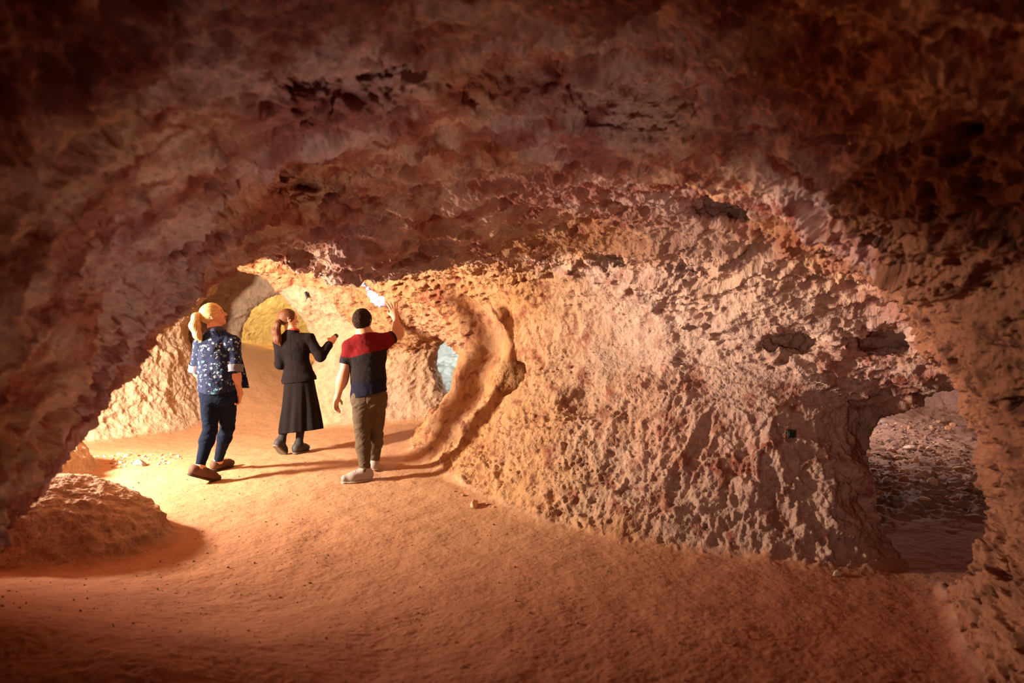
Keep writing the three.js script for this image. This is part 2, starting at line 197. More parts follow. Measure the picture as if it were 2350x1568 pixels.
// relief and colour (mineral, with some painted light) of every rock vertex
function noiseTexture(size, fn, srgb) { const data = new Uint8Array(size * size * 4); for (let j = 0; j < size; j++) for (let i = 0; i < size; i++) { const c = fn(i / size, j / size), o = (j * size + i) * 4; for (let q = 0; q < 3; q++) data[o + q] = clamp(Math.round(255 * (Array.isArray(c) ? c[q] : c)), 0, 255); data[o + 3] = 255; }
  const t = new THREE.DataTexture(data, size, size); t.wrapS = t.wrapT = THREE.RepeatWrapping; t.magFilter = THREE.LinearFilter; t.minFilter = THREE.LinearMipmapLinearFilter; if (srgb) t.colorSpace = THREE.SRGBColorSpace; t.needsUpdate = true; return t; }
const tile = (u, v, f, seed) => {                       // periodic gradient noise, f cells across
  const x = u * f, y = v * f, X = Math.floor(x), Y = Math.floor(y), fx = x - X, fy = y - Y, s = fx * fx * (3 - 2 * fx), t = fy * fy * (3 - 2 * fy), h = (i, j) => PERM[PERM[((i % f) + f) % f & 255] + (((j % f) + f) % f + seed & 255)], g = (i, j) => { const q = h(X + i, Y + j); return GX[q] * (fx - i) + GY[q] * (fy - j); };
  return 1.5 * mix(mix(g(0, 0), g(1, 0), s), mix(g(0, 1), g(1, 1), s), t); };
const tiles = (u, v, f, o, seed = 0) => { let s = 0, a = 0.5; for (let i = 0; i < o; i++) { s += a * tile(u, v, f, seed + i * 13); a *= 0.55; f *= 2; } return s; };
const rockBump = noiseTexture(1024, (u, v) => { const w = 0.006 * tiles(u, v, 8, 2, 5), q = tiles(u + w, v - w, 14, 6); return 0.5 + 0.55 * q - 0.35 * Math.abs(tiles(u - w, v + w, 24, 4, 90)) - 0.25 * sstep(0.22, 0.4, tiles(u, v, 40, 2, 150)); }), sandBump = noiseTexture(1024, (u, v) => 0.5 + 0.6 * tiles(u, v, 24, 6) - 0.5 * sstep(0.25, 0.45, tiles(u, v, 50, 2, 60)));
rockBump.repeat.set(1.25, 1.25); sandBump.repeat.set(1.1, 1.1);
const rockMat = new THREE.MeshStandardMaterial({ name: 'mined sandstone', vertexColors: true, roughness: 0.95, bumpMap: rockBump, bumpScale: 0.024 });
const sandMat = new THREE.MeshStandardMaterial({ name: 'trodden sand', vertexColors: true, roughness: 1, bumpMap: sandBump, bumpScale: 0.007 });

function relief(x, y, d, zone, sand, out, nx = 0, ny = 0, nd = 0) {             // out: displacement, r, g, b (linear)
  const tone = fbm(x * 0.7 + 3, y * 0.7, d * 0.7, 3), wx = fbm(x * 2.2, y * 2.2 + 40, d * 2.2, 2), wy = fbm(x * 2.2 + 80, y * 2.2, d * 2.2, 2), wz = fbm(x * 2.2, y * 2.2, d * 2.2 + 20, 2);
  let X = x + 0.16 * wx, Y = y + 0.16 * wy, D = d + 0.16 * wz, fine = fbm(x * 34, y * 34, d * 34, 3), speck = noise(x * 60, y * 60, d * 60);
  let disp = 0, r, g, b;
  // sand: soft hollows, footprints, grit
  const sd = 0.028 * fbm(x * 1.6, y, d * 1.6, 3) + 0.017 * fbm(x * 6, 3, d * 6, 3) + 0.006 * fine + 0.0015 * speck;
  const st = fbm(x * 3, 7, d * 3, 3), stainShade0 = sstep(5.8, 2.8, d + 0.6 * tone) * 0.4 + sstep(0.3, 2.2, x) * 0.15, sr = 0.55 * (1 - 0.35 * stainShade0) + 0.10 * st + 0.05 * speck, sg = 0.29 * (1 - stainShade0) + 0.06 * st + 0.035 * speck, sb = 0.142 * (1 - stainShade0) + 0.03 * st + 0.025 * speck;  // near and right sand redder and darker, light falloff put into the colour
  const far = d > 9.7 && x > -2.4 ? 1 : 0, inTunnel = sstep(2.2, 2.6, x) * sstep(4.5, 5.2, d);
  if (sand < 0.999) {
    const wall = zone === 2 || zone === 3, roof = zone === 1 || zone === 6 || zone === 7;
    const stripe = zone === 2 ? sstep(0.9, 1.5, x) * sstep(1.25, 0.8, y) : 0, sy = mix(1, 0.3, stripe);   // ribs run down the right end of the wall
    const tilt = (soft) => { const i = WOR[2]; return (GX[i] * WOR[3] + GY[i] * WOR[4] + GZ[i] * WOR[5]) * mix(0.25, 1, sstep(0, soft, WOR[1] - WOR[0])); };   // each chip is a slanting flat
    const layer = roof ? 1.9 : 1;                        // the roof breaks along its beds
    worley(X * 4.0, Y * 4.0 * sy * layer, D * 4.0); const big = WOR[0], id = WOR[2], tBig = tilt(0.25);
    worley(x * 10 + 0.5 * wx + 7, y * 10 * sy * layer + 0.5 * wy, d * 10); const mid = WOR[0], id2 = WOR[2], tMid = tilt(0.2);
    worley(x * 25, y * 25 * mix(1, 0.5, stripe) * layer + 5, d * 25); const small = WOR[0], tSmall = tilt(0.15);
    const rough = sstep(-0.25, 0.25, fbm(x * 1.1 + 30, y * 1.1, d * 1.1, 2)), rid = ridged(X * 5.5, Y * 5.5 * sy, D * 5.5, 4);
    const bold = roof ? 1.7 : zone === 2 ? 1 + 0.9 * sstep(1.0, 0.3, y) : 1;                         // the roof is rougher: flakes have fallen from it
    disp += (0.055 * (big * big - 0.3) + 0.036 * bold * tBig) * mix(0.5, 1.2, rough) + (0.016 * (mid * mid - 0.3) + 0.019 * bold * tMid) * mix(0.5, 1.3, rough) + 0.012 * bold * tSmall * mix(0.6, 1.2, rough) + 0.020 * (rid - 0.35) * mix(0.5, 1.2, rough) + 0.009 * bold * fine + 0.004 * bold * speck;
    if (roof) { worley(X * 2.2 + 3, Y * 4, D * 2.2); disp += 0.055 * tilt(0.4) + 0.06 * ridged(x * 2.6, y * 4, d * 2.6, 4) - 0.025; }
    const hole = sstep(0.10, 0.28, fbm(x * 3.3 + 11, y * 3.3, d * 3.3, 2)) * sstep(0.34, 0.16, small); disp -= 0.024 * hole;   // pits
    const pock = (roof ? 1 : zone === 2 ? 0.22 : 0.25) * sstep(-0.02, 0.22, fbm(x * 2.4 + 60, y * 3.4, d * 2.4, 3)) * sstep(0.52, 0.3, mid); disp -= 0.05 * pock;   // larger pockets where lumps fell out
    x += nx * disp; y += ny * disp; d += nd * disp; X += nx * disp; Y += ny * disp; D += nd * disp; fine = fbm(x * 30 + 5, y * 30, d * 30, 3);   // the colour belongs to the broken face
    // colour: cream, ochre, dusky pink, rust red in seams, painted shade in pits
    const ochre = sstep(-0.12, 0.22, fbm(x * 1.3 + 5, y * 1.3, d * 1.3 + 60, 3)), pink = sstep(-0.08, 0.2, fbm(x * 1.0 + 90, y * 1.0, d * 1.0, 3));
    r = mix(0.62, 0.56, ochre); g = mix(0.40, 0.28, ochre); b = mix(0.26, 0.13, ochre);
    const tan = zone === 2 || zone === 3 ? sstep(0.9, 0.1, x + 0.3 * wy) * 0.8 : zone === 1 ? sstep(5.4, 6.2, d) * 0.7 : 0; r = mix(r, 0.60, tan); g = mix(g, 0.30, tan); b = mix(b, 0.115, tan);
    const pk = zone === 1 && d > 5.6 ? pink * 0.25 : zone === 2 ? mix(pink * 0.25, 1, sstep(0.3, 1.8, x)) : pink; r = mix(r, 0.54, pk * 0.85); g = mix(g, 0.34, pk * 0.85); b = mix(b, 0.28, pk * 0.85);
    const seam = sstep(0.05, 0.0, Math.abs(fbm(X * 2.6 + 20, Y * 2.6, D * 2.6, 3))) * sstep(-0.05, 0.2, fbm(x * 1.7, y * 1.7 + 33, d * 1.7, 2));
    const blot = sstep(0.08, 0.26, fbm(X * 6 + 44, Y * 6, D * 6, 4)), stainShade = clamp(seam * 0.85 + blot * 0.7 + hole * 0.5 + pock * 0.7, 0, 1);  // stains in seams and blots; pits darkened, shade put into the colour
    r = mix(r, 0.30, stainShade); g = mix(g, 0.075, stainShade); b = mix(b, 0.035, stainShade);
    const k = 0.92 + 0.25 * tone + 0.34 * fine + 0.12 * speck + (PERM[id2 & 255] / 255 - 0.5) * 0.2; r *= k; g *= k; b *= k;
    if (zone === 1 || zone === 6 || zone === 7) { const q = zone === 1 ? sstep(5.0, 3.6, d + 0.3 * wx) : 1, red = sstep(-0.16, 0.2, fbm(x * 4.2, y * 4.2 + 70, d * 4.2, 5)); r *= mix(1, mix(1.55, 1.0, red), q); g *= mix(1, mix(1.65, 0.65, red), q); b *= mix(1, mix(1.9, 0.68, red), q); }   // near roof painted lighter in place of light, with random red patches
    if (zone === 1 || zone === 2) { const q = sstep(0.4, 1.4, x) * sstep(2.5, 2.0, x) * sstep(3.8, 4.2, d) * sstep(0.9, 1.5, y) * 0.6; r = mix(r, 0.78 * k, q); g = mix(g, 0.55 * k, q); b = mix(b, 0.45 * k, q); }  // upper right wall and roof painted paler, making up for weak lamplight
    if (zone === 5) { r = 0.44 * k; g = 0.31 * k; b = 0.22 * k; }
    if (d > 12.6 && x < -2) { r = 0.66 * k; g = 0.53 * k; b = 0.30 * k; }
    if (zone === 6 || zone === 1 && x > 1.5 && d < 4) { const q = zone === 6 ? 1 : sstep(1.5, 1.9, x) * sstep(4, 3.7, d); r = mix(r, 0.46 * k * (1 - 0.7 * stainShade), q); g = mix(g, 0.19 * k * (1 - 0.8 * stainShade), q); b = mix(b, 0.105 * k * (1 - 0.8 * stainShade), q); }
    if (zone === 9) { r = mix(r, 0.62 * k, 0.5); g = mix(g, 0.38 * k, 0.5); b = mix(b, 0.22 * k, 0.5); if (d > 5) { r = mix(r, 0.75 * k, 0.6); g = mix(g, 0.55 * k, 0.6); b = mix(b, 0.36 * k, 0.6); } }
    if (zone === 4) { r = mix(r, 0.84 * k, 0.7); g = mix(g, 0.64 * k, 0.7); b = mix(b, 0.44 * k, 0.7); }
    if (zone === 3) { r = mix(r, 0.74 * k, 0.6); g = mix(g, 0.50 * k, 0.6); b = mix(b, 0.34 * k, 0.6); }
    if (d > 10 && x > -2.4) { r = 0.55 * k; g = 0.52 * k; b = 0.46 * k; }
  } else { r = sr; g = sg; b = sb; }
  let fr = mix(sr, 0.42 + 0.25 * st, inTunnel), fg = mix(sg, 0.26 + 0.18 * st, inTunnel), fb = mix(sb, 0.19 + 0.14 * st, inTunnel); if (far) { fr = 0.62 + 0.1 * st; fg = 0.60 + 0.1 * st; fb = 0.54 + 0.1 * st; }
  const lump = (far || inTunnel) ? 0.09 * (far || inTunnel) * ridged(x * 4, 2, d * 4, 4) : 0;
  out[0] = mix(disp, sd + lump, sand); out[1] = mix(r, fr, sand); out[2] = mix(g, fg, sand); out[3] = mix(b, fb, sand);
}
function groundY(x, d) { const o = [0, 0, 0, 0], f = floorAt(x, d); relief(x, f, d, 0, 1, o); return f + o[0]; }
function surfaceHit(p, dir) {                            // first rock met from p along dir (x, y, d): point and outward normal
  let t = 0, q = p; for (let i = 0; i < 400; i++) { q = [p[0] + dir[0] * t, p[1] + dir[1] * t, p[2] + dir[2] * t]; const v = rock(...q); if (v < 0.002) break; t += Math.max(0.004, v * 0.4); }
  const e = 0.06, n = [rock(q[0] + e, q[1], q[2]) - rock(q[0] - e, q[1], q[2]), rock(q[0], q[1] + e, q[2]) - rock(q[0], q[1] - e, q[2]), rock(q[0], q[1], q[2] + e) - rock(q[0], q[1], q[2] - e)], l = Math.hypot(...n) || 1, o = [0, 0, 0, 0];
  rock(...q); relief(q[0], q[1], q[2], PRI[0], PRI[1], o); return { p: [0, 1, 2].map((i) => q[i] + n[i] / l * o[0]), n: n.map((v) => v / l) };
}
const struct = (name, geometry, material, label, kind = 'structure') => { const m = new THREE.Mesh(geometry, material); m.name = name; m.castShadow = m.receiveShadow = true; m.userData = { kind }; if (label) m.userData.label = label; scene.add(m); return m; };
{
  const { P, n, tri } = FINE, N = new Float32Array(n * 3), Z = new Uint8Array(n), C = new Float32Array(n * 3), Q = new Float32Array(n * 3), o = new Float64Array(4);
  const normals = (src, dst) => { dst.fill(0); for (let t = 0; t < tri.length; t += 3) { const a = tri[t] * 3, b = tri[t + 1] * 3, c = tri[t + 2] * 3, ux = src[b] - src[a], uy = src[b + 1] - src[a + 1], uz = src[b + 2] - src[a + 2], vx = src[c] - src[a], vy = src[c + 1] - src[a + 1], vz = src[c + 2] - src[a + 2], X = uy * vz - uz * vy, Y = uz * vx - ux * vz, W = ux * vy - uy * vx;
    for (const i of [a, b, c]) { dst[i] += X; dst[i + 1] += Y; dst[i + 2] += W; } }
    for (let i = 0; i < dst.length; i += 3) { const l = Math.hypot(dst[i], dst[i + 1], dst[i + 2]) || 1; dst[i] /= l; dst[i + 1] /= l; dst[i + 2] /= l; } };
  normals(P, N);
  for (let r = 0; r < 3; r++) { const T = N.slice(); for (let t = 0; t < tri.length; t += 3) for (let c = 0; c < 3; c++) { const a = tri[t + c] * 3, b = tri[t + (c + 1) % 3] * 3; for (let q = 0; q < 3; q++) T[a + q] += N[b + q] * 0.5; } for (let i = 0; i < T.length; i += 3) { const l = Math.hypot(T[i], T[i + 1], T[i + 2]) || 1; N[i] = T[i] / l; N[i + 1] = T[i + 1] / l; N[i + 2] = T[i + 2] / l; } }
  let way = 0; for (let i = 0; i < n; i += 997) { const e = 0.03, x = P[3 * i], y = P[3 * i + 1], d = P[3 * i + 2]; way += CAVE.look(x + N[3 * i] * e, y + N[3 * i + 1] * e, d + N[3 * i + 2] * e) - CAVE.look(x - N[3 * i] * e, y - N[3 * i + 1] * e, d - N[3 * i + 2] * e); }
  const sgn = way > 0 ? 1 : -1;
  for (let i = 0; i < n; i++) { const x = P[3 * i], y = P[3 * i + 1], d = P[3 * i + 2]; rock(x, y, d); Z[i] = PRI[0];
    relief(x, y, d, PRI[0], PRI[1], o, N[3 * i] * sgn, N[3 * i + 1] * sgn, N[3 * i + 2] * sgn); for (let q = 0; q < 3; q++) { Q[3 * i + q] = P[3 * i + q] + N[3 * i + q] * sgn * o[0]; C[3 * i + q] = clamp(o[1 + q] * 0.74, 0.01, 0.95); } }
  const M = new Float32Array(n * 3); normals(Q, M);
  const count = {}, parts = ZONES.map(() => []);
  for (let t = 0; t < tri.length; t += 3) { const a = Z[tri[t]], b = Z[tri[t + 1]], c = Z[tri[t + 2]]; parts[a === b || a === c ? a : b === c ? b : Math.max(a, b, c)].push(t); }
  parts.forEach((list, z) => {
    if (!list.length) return;
    const map = new Int32Array(n * 3).fill(-1), from = [], uv = [], idx = new Uint32Array(list.length * 3); let q = 0;
    for (const t of list) { const ax = [0, 1, 2].map((c) => Math.abs(N[tri[t] * 3 + c] + N[tri[t + 1] * 3 + c] + N[tri[t + 2] * 3 + c])), m = z === 0 ? 1 : ax[0] >= ax[1] && ax[0] >= ax[2] ? 0 : ax[1] >= ax[2] ? 1 : 2;
      for (const c of sgn > 0 ? [0, 2, 1] : [0, 1, 2]) { const v = tri[t + c], key = v * 3 + m; if (map[key] < 0) { map[key] = from.length; from.push(v); const x = P[3 * v], y = P[3 * v + 1], d = P[3 * v + 2]; uv.push(m === 0 ? d : x, m === 1 ? d : y); } idx[q++] = map[key]; } }
    const g = new THREE.BufferGeometry(), k = from.length, pp = new Float32Array(k * 3), nn = new Float32Array(k * 3), cc = new Float32Array(k * 3);
    from.forEach((v, i) => { pp[3 * i] = Q[3 * v]; pp[3 * i + 1] = Q[3 * v + 1]; pp[3 * i + 2] = -Q[3 * v + 2]; nn[3 * i] = sgn * M[3 * v]; nn[3 * i + 1] = sgn * M[3 * v + 1]; nn[3 * i + 2] = -sgn * M[3 * v + 2]; for (let c = 0; c < 3; c++) cc[3 * i + c] = C[3 * v + c]; });
    g.setAttribute('position', new THREE.BufferAttribute(pp, 3)); g.setAttribute('normal', new THREE.BufferAttribute(nn, 3)); g.setAttribute('color', new THREE.BufferAttribute(cc, 3)); g.setAttribute('uv', new THREE.BufferAttribute(new Float32Array(uv), 2)); g.setIndex(new THREE.BufferAttribute(idx, 1));
    const made = struct(ZONES[z], g, z === 0 ? sandMat : rockMat); if (z === 9) made.userData = { label: 'low boulder mound with a lit top and dark front at the left floor edge', category: 'rock' }; count[ZONES[z]] = list.length;
  });
  console.log('rock triangles', tri.length / 3, JSON.stringify(count));
}
// ---------------------------------------------------------------- modelling by distance fields (people, stones, small things)
function meshField(f, lo, hi, h, color) {               // surface nets over blocks near the surface
  const B = 6, nx = Math.ceil((hi[0] - lo[0]) / h) + 1, ny = Math.ceil((hi[1] - lo[1]) / h) + 1, nz = Math.ceil((hi[2] - lo[2]) / h) + 1, V = new Float32Array(nx * ny * nz).fill(9), at = (i, j, k) => (k * ny + j) * nx + i;
  for (let K = 0; K < nz; K += B) for (let J = 0; J < ny; J += B) for (let I = 0; I < nx; I += B) {
    const c = f(lo[0] + (I + B / 2) * h, lo[1] + (J + B / 2) * h, lo[2] + (K + B / 2) * h), far = Math.abs(c) > B * h * 1.8;
    for (let k = K; k < Math.min(nz, K + B); k++) for (let j = J; j < Math.min(ny, J + B); j++) for (let i = I; i < Math.min(nx, I + B); i++) V[at(i, j, k)] = far ? c : f(lo[0] + i * h, lo[1] + j * h, lo[2] + k * h);
  }
  const cell = new Int32Array(nx * ny * nz).fill(-1), pos = [], idx = [], off = [0, 1, nx, nx + 1, nx * ny, nx * ny + 1, nx * ny + nx, nx * ny + nx + 1], E = [[0, 1], [2, 3], [4, 5], [6, 7], [0, 2], [1, 3], [4, 6], [5, 7], [0, 4], [1, 5], [2, 6], [3, 7]];
  for (let k = 0; k < nz - 1; k++) for (let j = 0; j < ny - 1; j++) for (let i = 0; i < nx - 1; i++) {
    const o = at(i, j, k); let s = 0; for (let c = 0; c < 8; c++) if (V[o + off[c]] < 0) s |= 1 << c;
    if (s === 0 || s === 255) continue;
    let px = 0, py = 0, pz = 0, n = 0;
    for (const [a, b] of E) { const va = V[o + off[a]], vb = V[o + off[b]]; if ((va < 0) === (vb < 0)) continue; const t = va / (va - vb); px += (a & 1) + ((b & 1) - (a & 1)) * t; py += ((a >> 1) & 1) + (((b >> 1) & 1) - ((a >> 1) & 1)) * t; pz += (a >> 2) + ((b >> 2) - (a >> 2)) * t; n++; }
    cell[o] = pos.length / 3; pos.push(lo[0] + (i + px / n) * h, lo[1] + (j + py / n) * h, lo[2] + (k + pz / n) * h);
  }
  const quad = (a, b, c, d, flip) => { if (a < 0 || b < 0 || c < 0 || d < 0) return; flip ? idx.push(a, b, c, a, c, d) : idx.push(a, c, b, a, d, c); };
  for (let k = 1; k < nz - 1; k++) for (let j = 1; j < ny - 1; j++) for (let i = 1; i < nx - 1; i++) {
    const o = at(i, j, k), s = V[o] < 0;
    if (s !== V[o + 1] < 0) quad(cell[o], cell[o - nx], cell[o - nx - nx * ny], cell[o - nx * ny], !s);
    if (s !== V[o + nx] < 0) quad(cell[o], cell[o - nx * ny], cell[o - nx * ny - 1], cell[o - 1], !s);
    if (s !== V[o + nx * ny] < 0) quad(cell[o], cell[o - 1], cell[o - 1 - nx], cell[o - nx], !s);
  }
  const n = pos.length / 3, N = new Float32Array(n * 3), C = color ? new Float32Array(n * 3) : null, e = h * 0.5;
  for (let i = 0; i < n; i++) { const x = pos[3 * i], y = pos[3 * i + 1], z = pos[3 * i + 2], gx = f(x + e, y, z) - f(x - e, y, z), gy = f(x, y + e, z) - f(x, y - e, z), gz = f(x, y, z + e) - f(x, y, z - e), l = Math.hypot(gx, gy, gz) || 1;
    N[3 * i] = gx / l; N[3 * i + 1] = gy / l; N[3 * i + 2] = gz / l; if (color) { const c = color(x, y, z); C[3 * i] = c[0]; C[3 * i + 1] = c[1]; C[3 * i + 2] = c[2]; } }
  let way = 0; for (let t = 0; t < Math.min(idx.length, 3000); t += 3) { const a = idx[t] * 3, b = idx[t + 1] * 3, c = idx[t + 2] * 3, ux = pos[b] - pos[a], uy = pos[b + 1] - pos[a + 1], uz = pos[b + 2] - pos[a + 2], vx = pos[c] - pos[a], vy = pos[c + 1] - pos[a + 1], vz = pos[c + 2] - pos[a + 2]; way += (uy * vz - uz * vy) * N[a] + (uz * vx - ux * vz) * N[a + 1] + (ux * vy - uy * vx) * N[a + 2]; }
  if (way < 0) for (let t = 0; t < idx.length; t += 3) { const q = idx[t + 1]; idx[t + 1] = idx[t + 2]; idx[t + 2] = q; }
  const g = new THREE.BufferGeometry(); g.setAttribute('position', new THREE.BufferAttribute(new Float32Array(pos), 3)); g.setAttribute('normal', new THREE.BufferAttribute(N, 3)); if (C) g.setAttribute('color', new THREE.BufferAttribute(C, 3)); g.setIndex(idx);
  return g;
}
const V3 = (a) => new THREE.Vector3(...a), lerp3 = (a, b, t) => [mix(a[0], b[0], t), mix(a[1], b[1], t), mix(a[2], b[2], t)], add3 = (a, b, s = 1) => [a[0] + b[0] * s, a[1] + b[1] * s, a[2] + b[2] * s], sub3 = (a, b) => add3(a, b, -1), dot3 = (a, b) => a[0] * b[0] + a[1] * b[1] + a[2] * b[2], unit3 = (a) => { const l = Math.hypot(...a) || 1; return [a[0] / l, a[1] / l, a[2] / l]; }, cross3 = (a, b) => [a[1] * b[2] - a[2] * b[1], a[2] * b[0] - a[0] * b[2], a[0] * b[1] - a[1] * b[0]];
const cap = (a, b, ra, rb) => { const ex = b[0] - a[0], ey = b[1] - a[1], ez = b[2] - a[2], q = 1 / (ex * ex + ey * ey + ez * ez + 1e-9); return (x, y, z) => { const wx = x - a[0], wy = y - a[1], wz = z - a[2], t = clamp((wx * ex + wy * ey + wz * ez) * q, 0, 1), dx = wx - ex * t, dy = wy - ey * t, dz = wz - ez * t; return Math.sqrt(dx * dx + dy * dy + dz * dz) - (ra + (rb - ra) * t); }; };
const trunk = (a, b, wa, da, wb, db, yaw = 0) => { const cs = Math.cos(yaw), sn = Math.sin(yaw), e = sub3(b, a), q = 1 / dot3(e, e); return (x, y, z) => { const wx = x - a[0], wy = y - a[1], wz = z - a[2], s = (wx * e[0] + wy * e[1] + wz * e[2]) * q, t = clamp(s, 0, 1), dx = wx - e[0] * t, dy = wy - e[1] * t, dz = wz - e[2] * t, u = dx * cs - dz * sn, v = dx * sn + dz * cs, w = mix(wa, wb, t), d = mix(da, db, t), m = Math.min(w, d), k = Math.sqrt((u / w) ** 2 + (v / d) ** 2 + (s === t ? 0 : (dy / m) ** 2)); return (k - 1) * m; }; };
const blob = (c, r, R) => { const [rx, ry, rz] = r, m = Math.min(rx, ry, rz), [X, Y, Z] = R ?? [[1, 0, 0], [0, 1, 0], [0, 0, 1]]; return (x, y, z) => { const w = [x - c[0], y - c[1], z - c[2]], a = dot3(w, X) / rx, b = dot3(w, Y) / ry, d = dot3(w, Z) / rz, k = Math.sqrt(a * a + b * b + d * d), g = Math.sqrt((a / rx) ** 2 + (b / ry) ** 2 + (d / rz) ** 2); return k < 1e-3 ? -m : k * (k - 1) / g; }; };
const join = (k, ...fs) => (x, y, z) => { let a = fs[0](x, y, z); for (let i = 1; i < fs.length; i++) a = smin(a, fs[i](x, y, z), k); return a; };
const chain = (pts, rs) => pts.slice(1).map((p, i) => cap(pts[i], p, rs[i], rs[i + 1]));
const cloth = (color, rough = 0.9, extra = {}) => new THREE.MeshPhysicalMaterial({ color: color ? new THREE.Color().setRGB(...color) : 0xffffff, roughness: rough, vertexColors: !color, ...extra });
function part(parent, name, geometry, material, label) { const m = new THREE.Mesh(geometry, material); m.name = name; m.castShadow = m.receiveShadow = true; if (label) m.userData.label = label; parent.add(m); return m; }
function thing(name, label, category, at, group) { const o = new THREE.Group(); o.name = name; o.userData = { label, category }; if (group) o.userData.group = group; o.position.set(...at); scene.add(o); return o; }
const boundsOf = (pts, pad) => [[0, 1, 2].map((c) => Math.min(...pts.map((p) => p[c])) - pad), [0, 1, 2].map((c) => Math.max(...pts.map((p) => p[c])) + pad)];
// ---------------------------------------------------------------- people: joints in metres from the ground point under each one
const POSE_BLOUSE = { at: [-2.808, 0, -6.15], head: [-0.004, 1.556, 0], neckTop: [0.012, 1.449, 0], neckBase: [0.021, 1.343, 0.01], chest: [0.029, 1.211, 0], belly: [0.041, 1.007, 0.01], pelvis: [0.05, 0.815, 0.01], shL: [-0.105, 1.278, 0.03], shR: [0.188, 1.285, -0.01], elL: [-0.152, 1.055, 0.0], wrL: [-0.2, 0.909, -0.17], tipL: [-0.217, 0.85, -0.25], elR: [0.21, 1.041, 0.03], wrR: [0.229, 0.816, -0.05], tipR: [0.2, 0.684, -0.08], hipL: [-0.019, 0.816, 0.02], hipR: [0.118, 0.811, -0.02], knL: [-0.042, 0.482, -0.02], anL: [-0.083, 0.147, 0.1], heelL: [-0.124, 0.12, 0.14], ballL: [-0.008, 0.039, 0.0], knR: [0.044, 0.474, -0.2], anR: [-0.139, 0.093, -0.4], heelR: [-0.16, 0.056, -0.37], ballR: [-0.104, 0.043, -0.55], pt0: [-0.091, 1.575, 0.05], pt1: [-0.125, 1.539, 0.08], pt2: [-0.128, 1.458, 0.1], pt3: [-0.1, 1.369, 0.1], pt4: [-0.067, 1.317, 0.1], fl0: [0.196, 1.274, -0.08], fl1: [0.246, 1.082, -0.1], fl2: [0.284, 0.863, -0.12], fl3: [0.179, 0.85, -0.12], fl4: [0.146, 1.073, -0.1] };
const POSE_COAT = { at: [-2.457, 0, -7.4], head: [-0.079, 1.525, 0], neckTop: [-0.044, 1.411, 0], neckBase: [-0.03, 1.322, 0], chest: [-0.01, 1.194, 0], waist: [0.02, 1.036, 0], pelvis: [0.044, 0.799, 0], shL: [-0.157, 1.259, 0.03], shR: [0.149, 1.302, -0.03], elL: [-0.151, 1.02, 0.06], wrL: [-0.154, 1.021, -0.16], tipL: [-0.149, 1.041, -0.25], elR: [0.286, 1.1, 0], wrR: [0.361, 1.244, -0.12], tipR: [0.415, 1.343, -0.2], hipL: [-0.018, 0.777, 0.02], hipR: [0.107, 0.773, -0.02], knL: [-0.057, 0.457, 0.02], anL: [-0.125, 0.172, 0.08], heelL: [-0.154, 0.136, 0.12], ballL: [-0.126, 0.053, 0.02], knR: [0.068, 0.447, -0.05], anR: [0.044, 0.109, 0], heelR: [0.02, 0.055, 0.03], ballR: [0.07, 0.046, -0.12], pt0: [-0.133, 1.524, 0.07], pt1: [-0.161, 1.471, 0.1], pt2: [-0.177, 1.383, 0.11], pt3: [-0.158, 1.296, 0.11], pt4: [-0.124, 1.237, 0.11] };
const POSE_TEE = { at: [-1.385, 0, -6.2], head: [-0.033, 1.498, 0], neckTop: [-0.021, 1.399, 0], neckBase: [-0.006, 1.325, 0.01], chest: [0.012, 1.18, 0], belly: [0.021, 0.973, 0], pelvis: [0.029, 0.767, 0], shL: [-0.15, 1.255, 0.01], shR: [0.166, 1.307, -0.04], elL: [-0.211, 0.972, 0.03], wrL: [-0.283, 0.774, -0.04], tipL: [-0.315, 0.64, -0.08], elR: [0.286, 1.376, -0.14], wrR: [0.234, 1.542, -0.24], tipR: [0.193, 1.689, -0.3], hipL: [-0.039, 0.768, 0.01], hipR: [0.097, 0.765, -0.01], knL: [-0.033, 0.415, 0.0], anL: [0.003, 0.104, 0.05], heelL: [0.031, 0.042, 0.03], ballL: [-0.102, 0.04, 0.09], knR: [0.066, 0.403, -0.12], anR: [0.011, 0.121, -0.32], heelR: [0.017, 0.071, -0.29], ballR: [-0.027, 0.069, -0.46] };
const SKIN = new THREE.MeshPhysicalMaterial({ name: 'skin', vertexColors: true, roughness: 0.55, sheen: 0.2 });
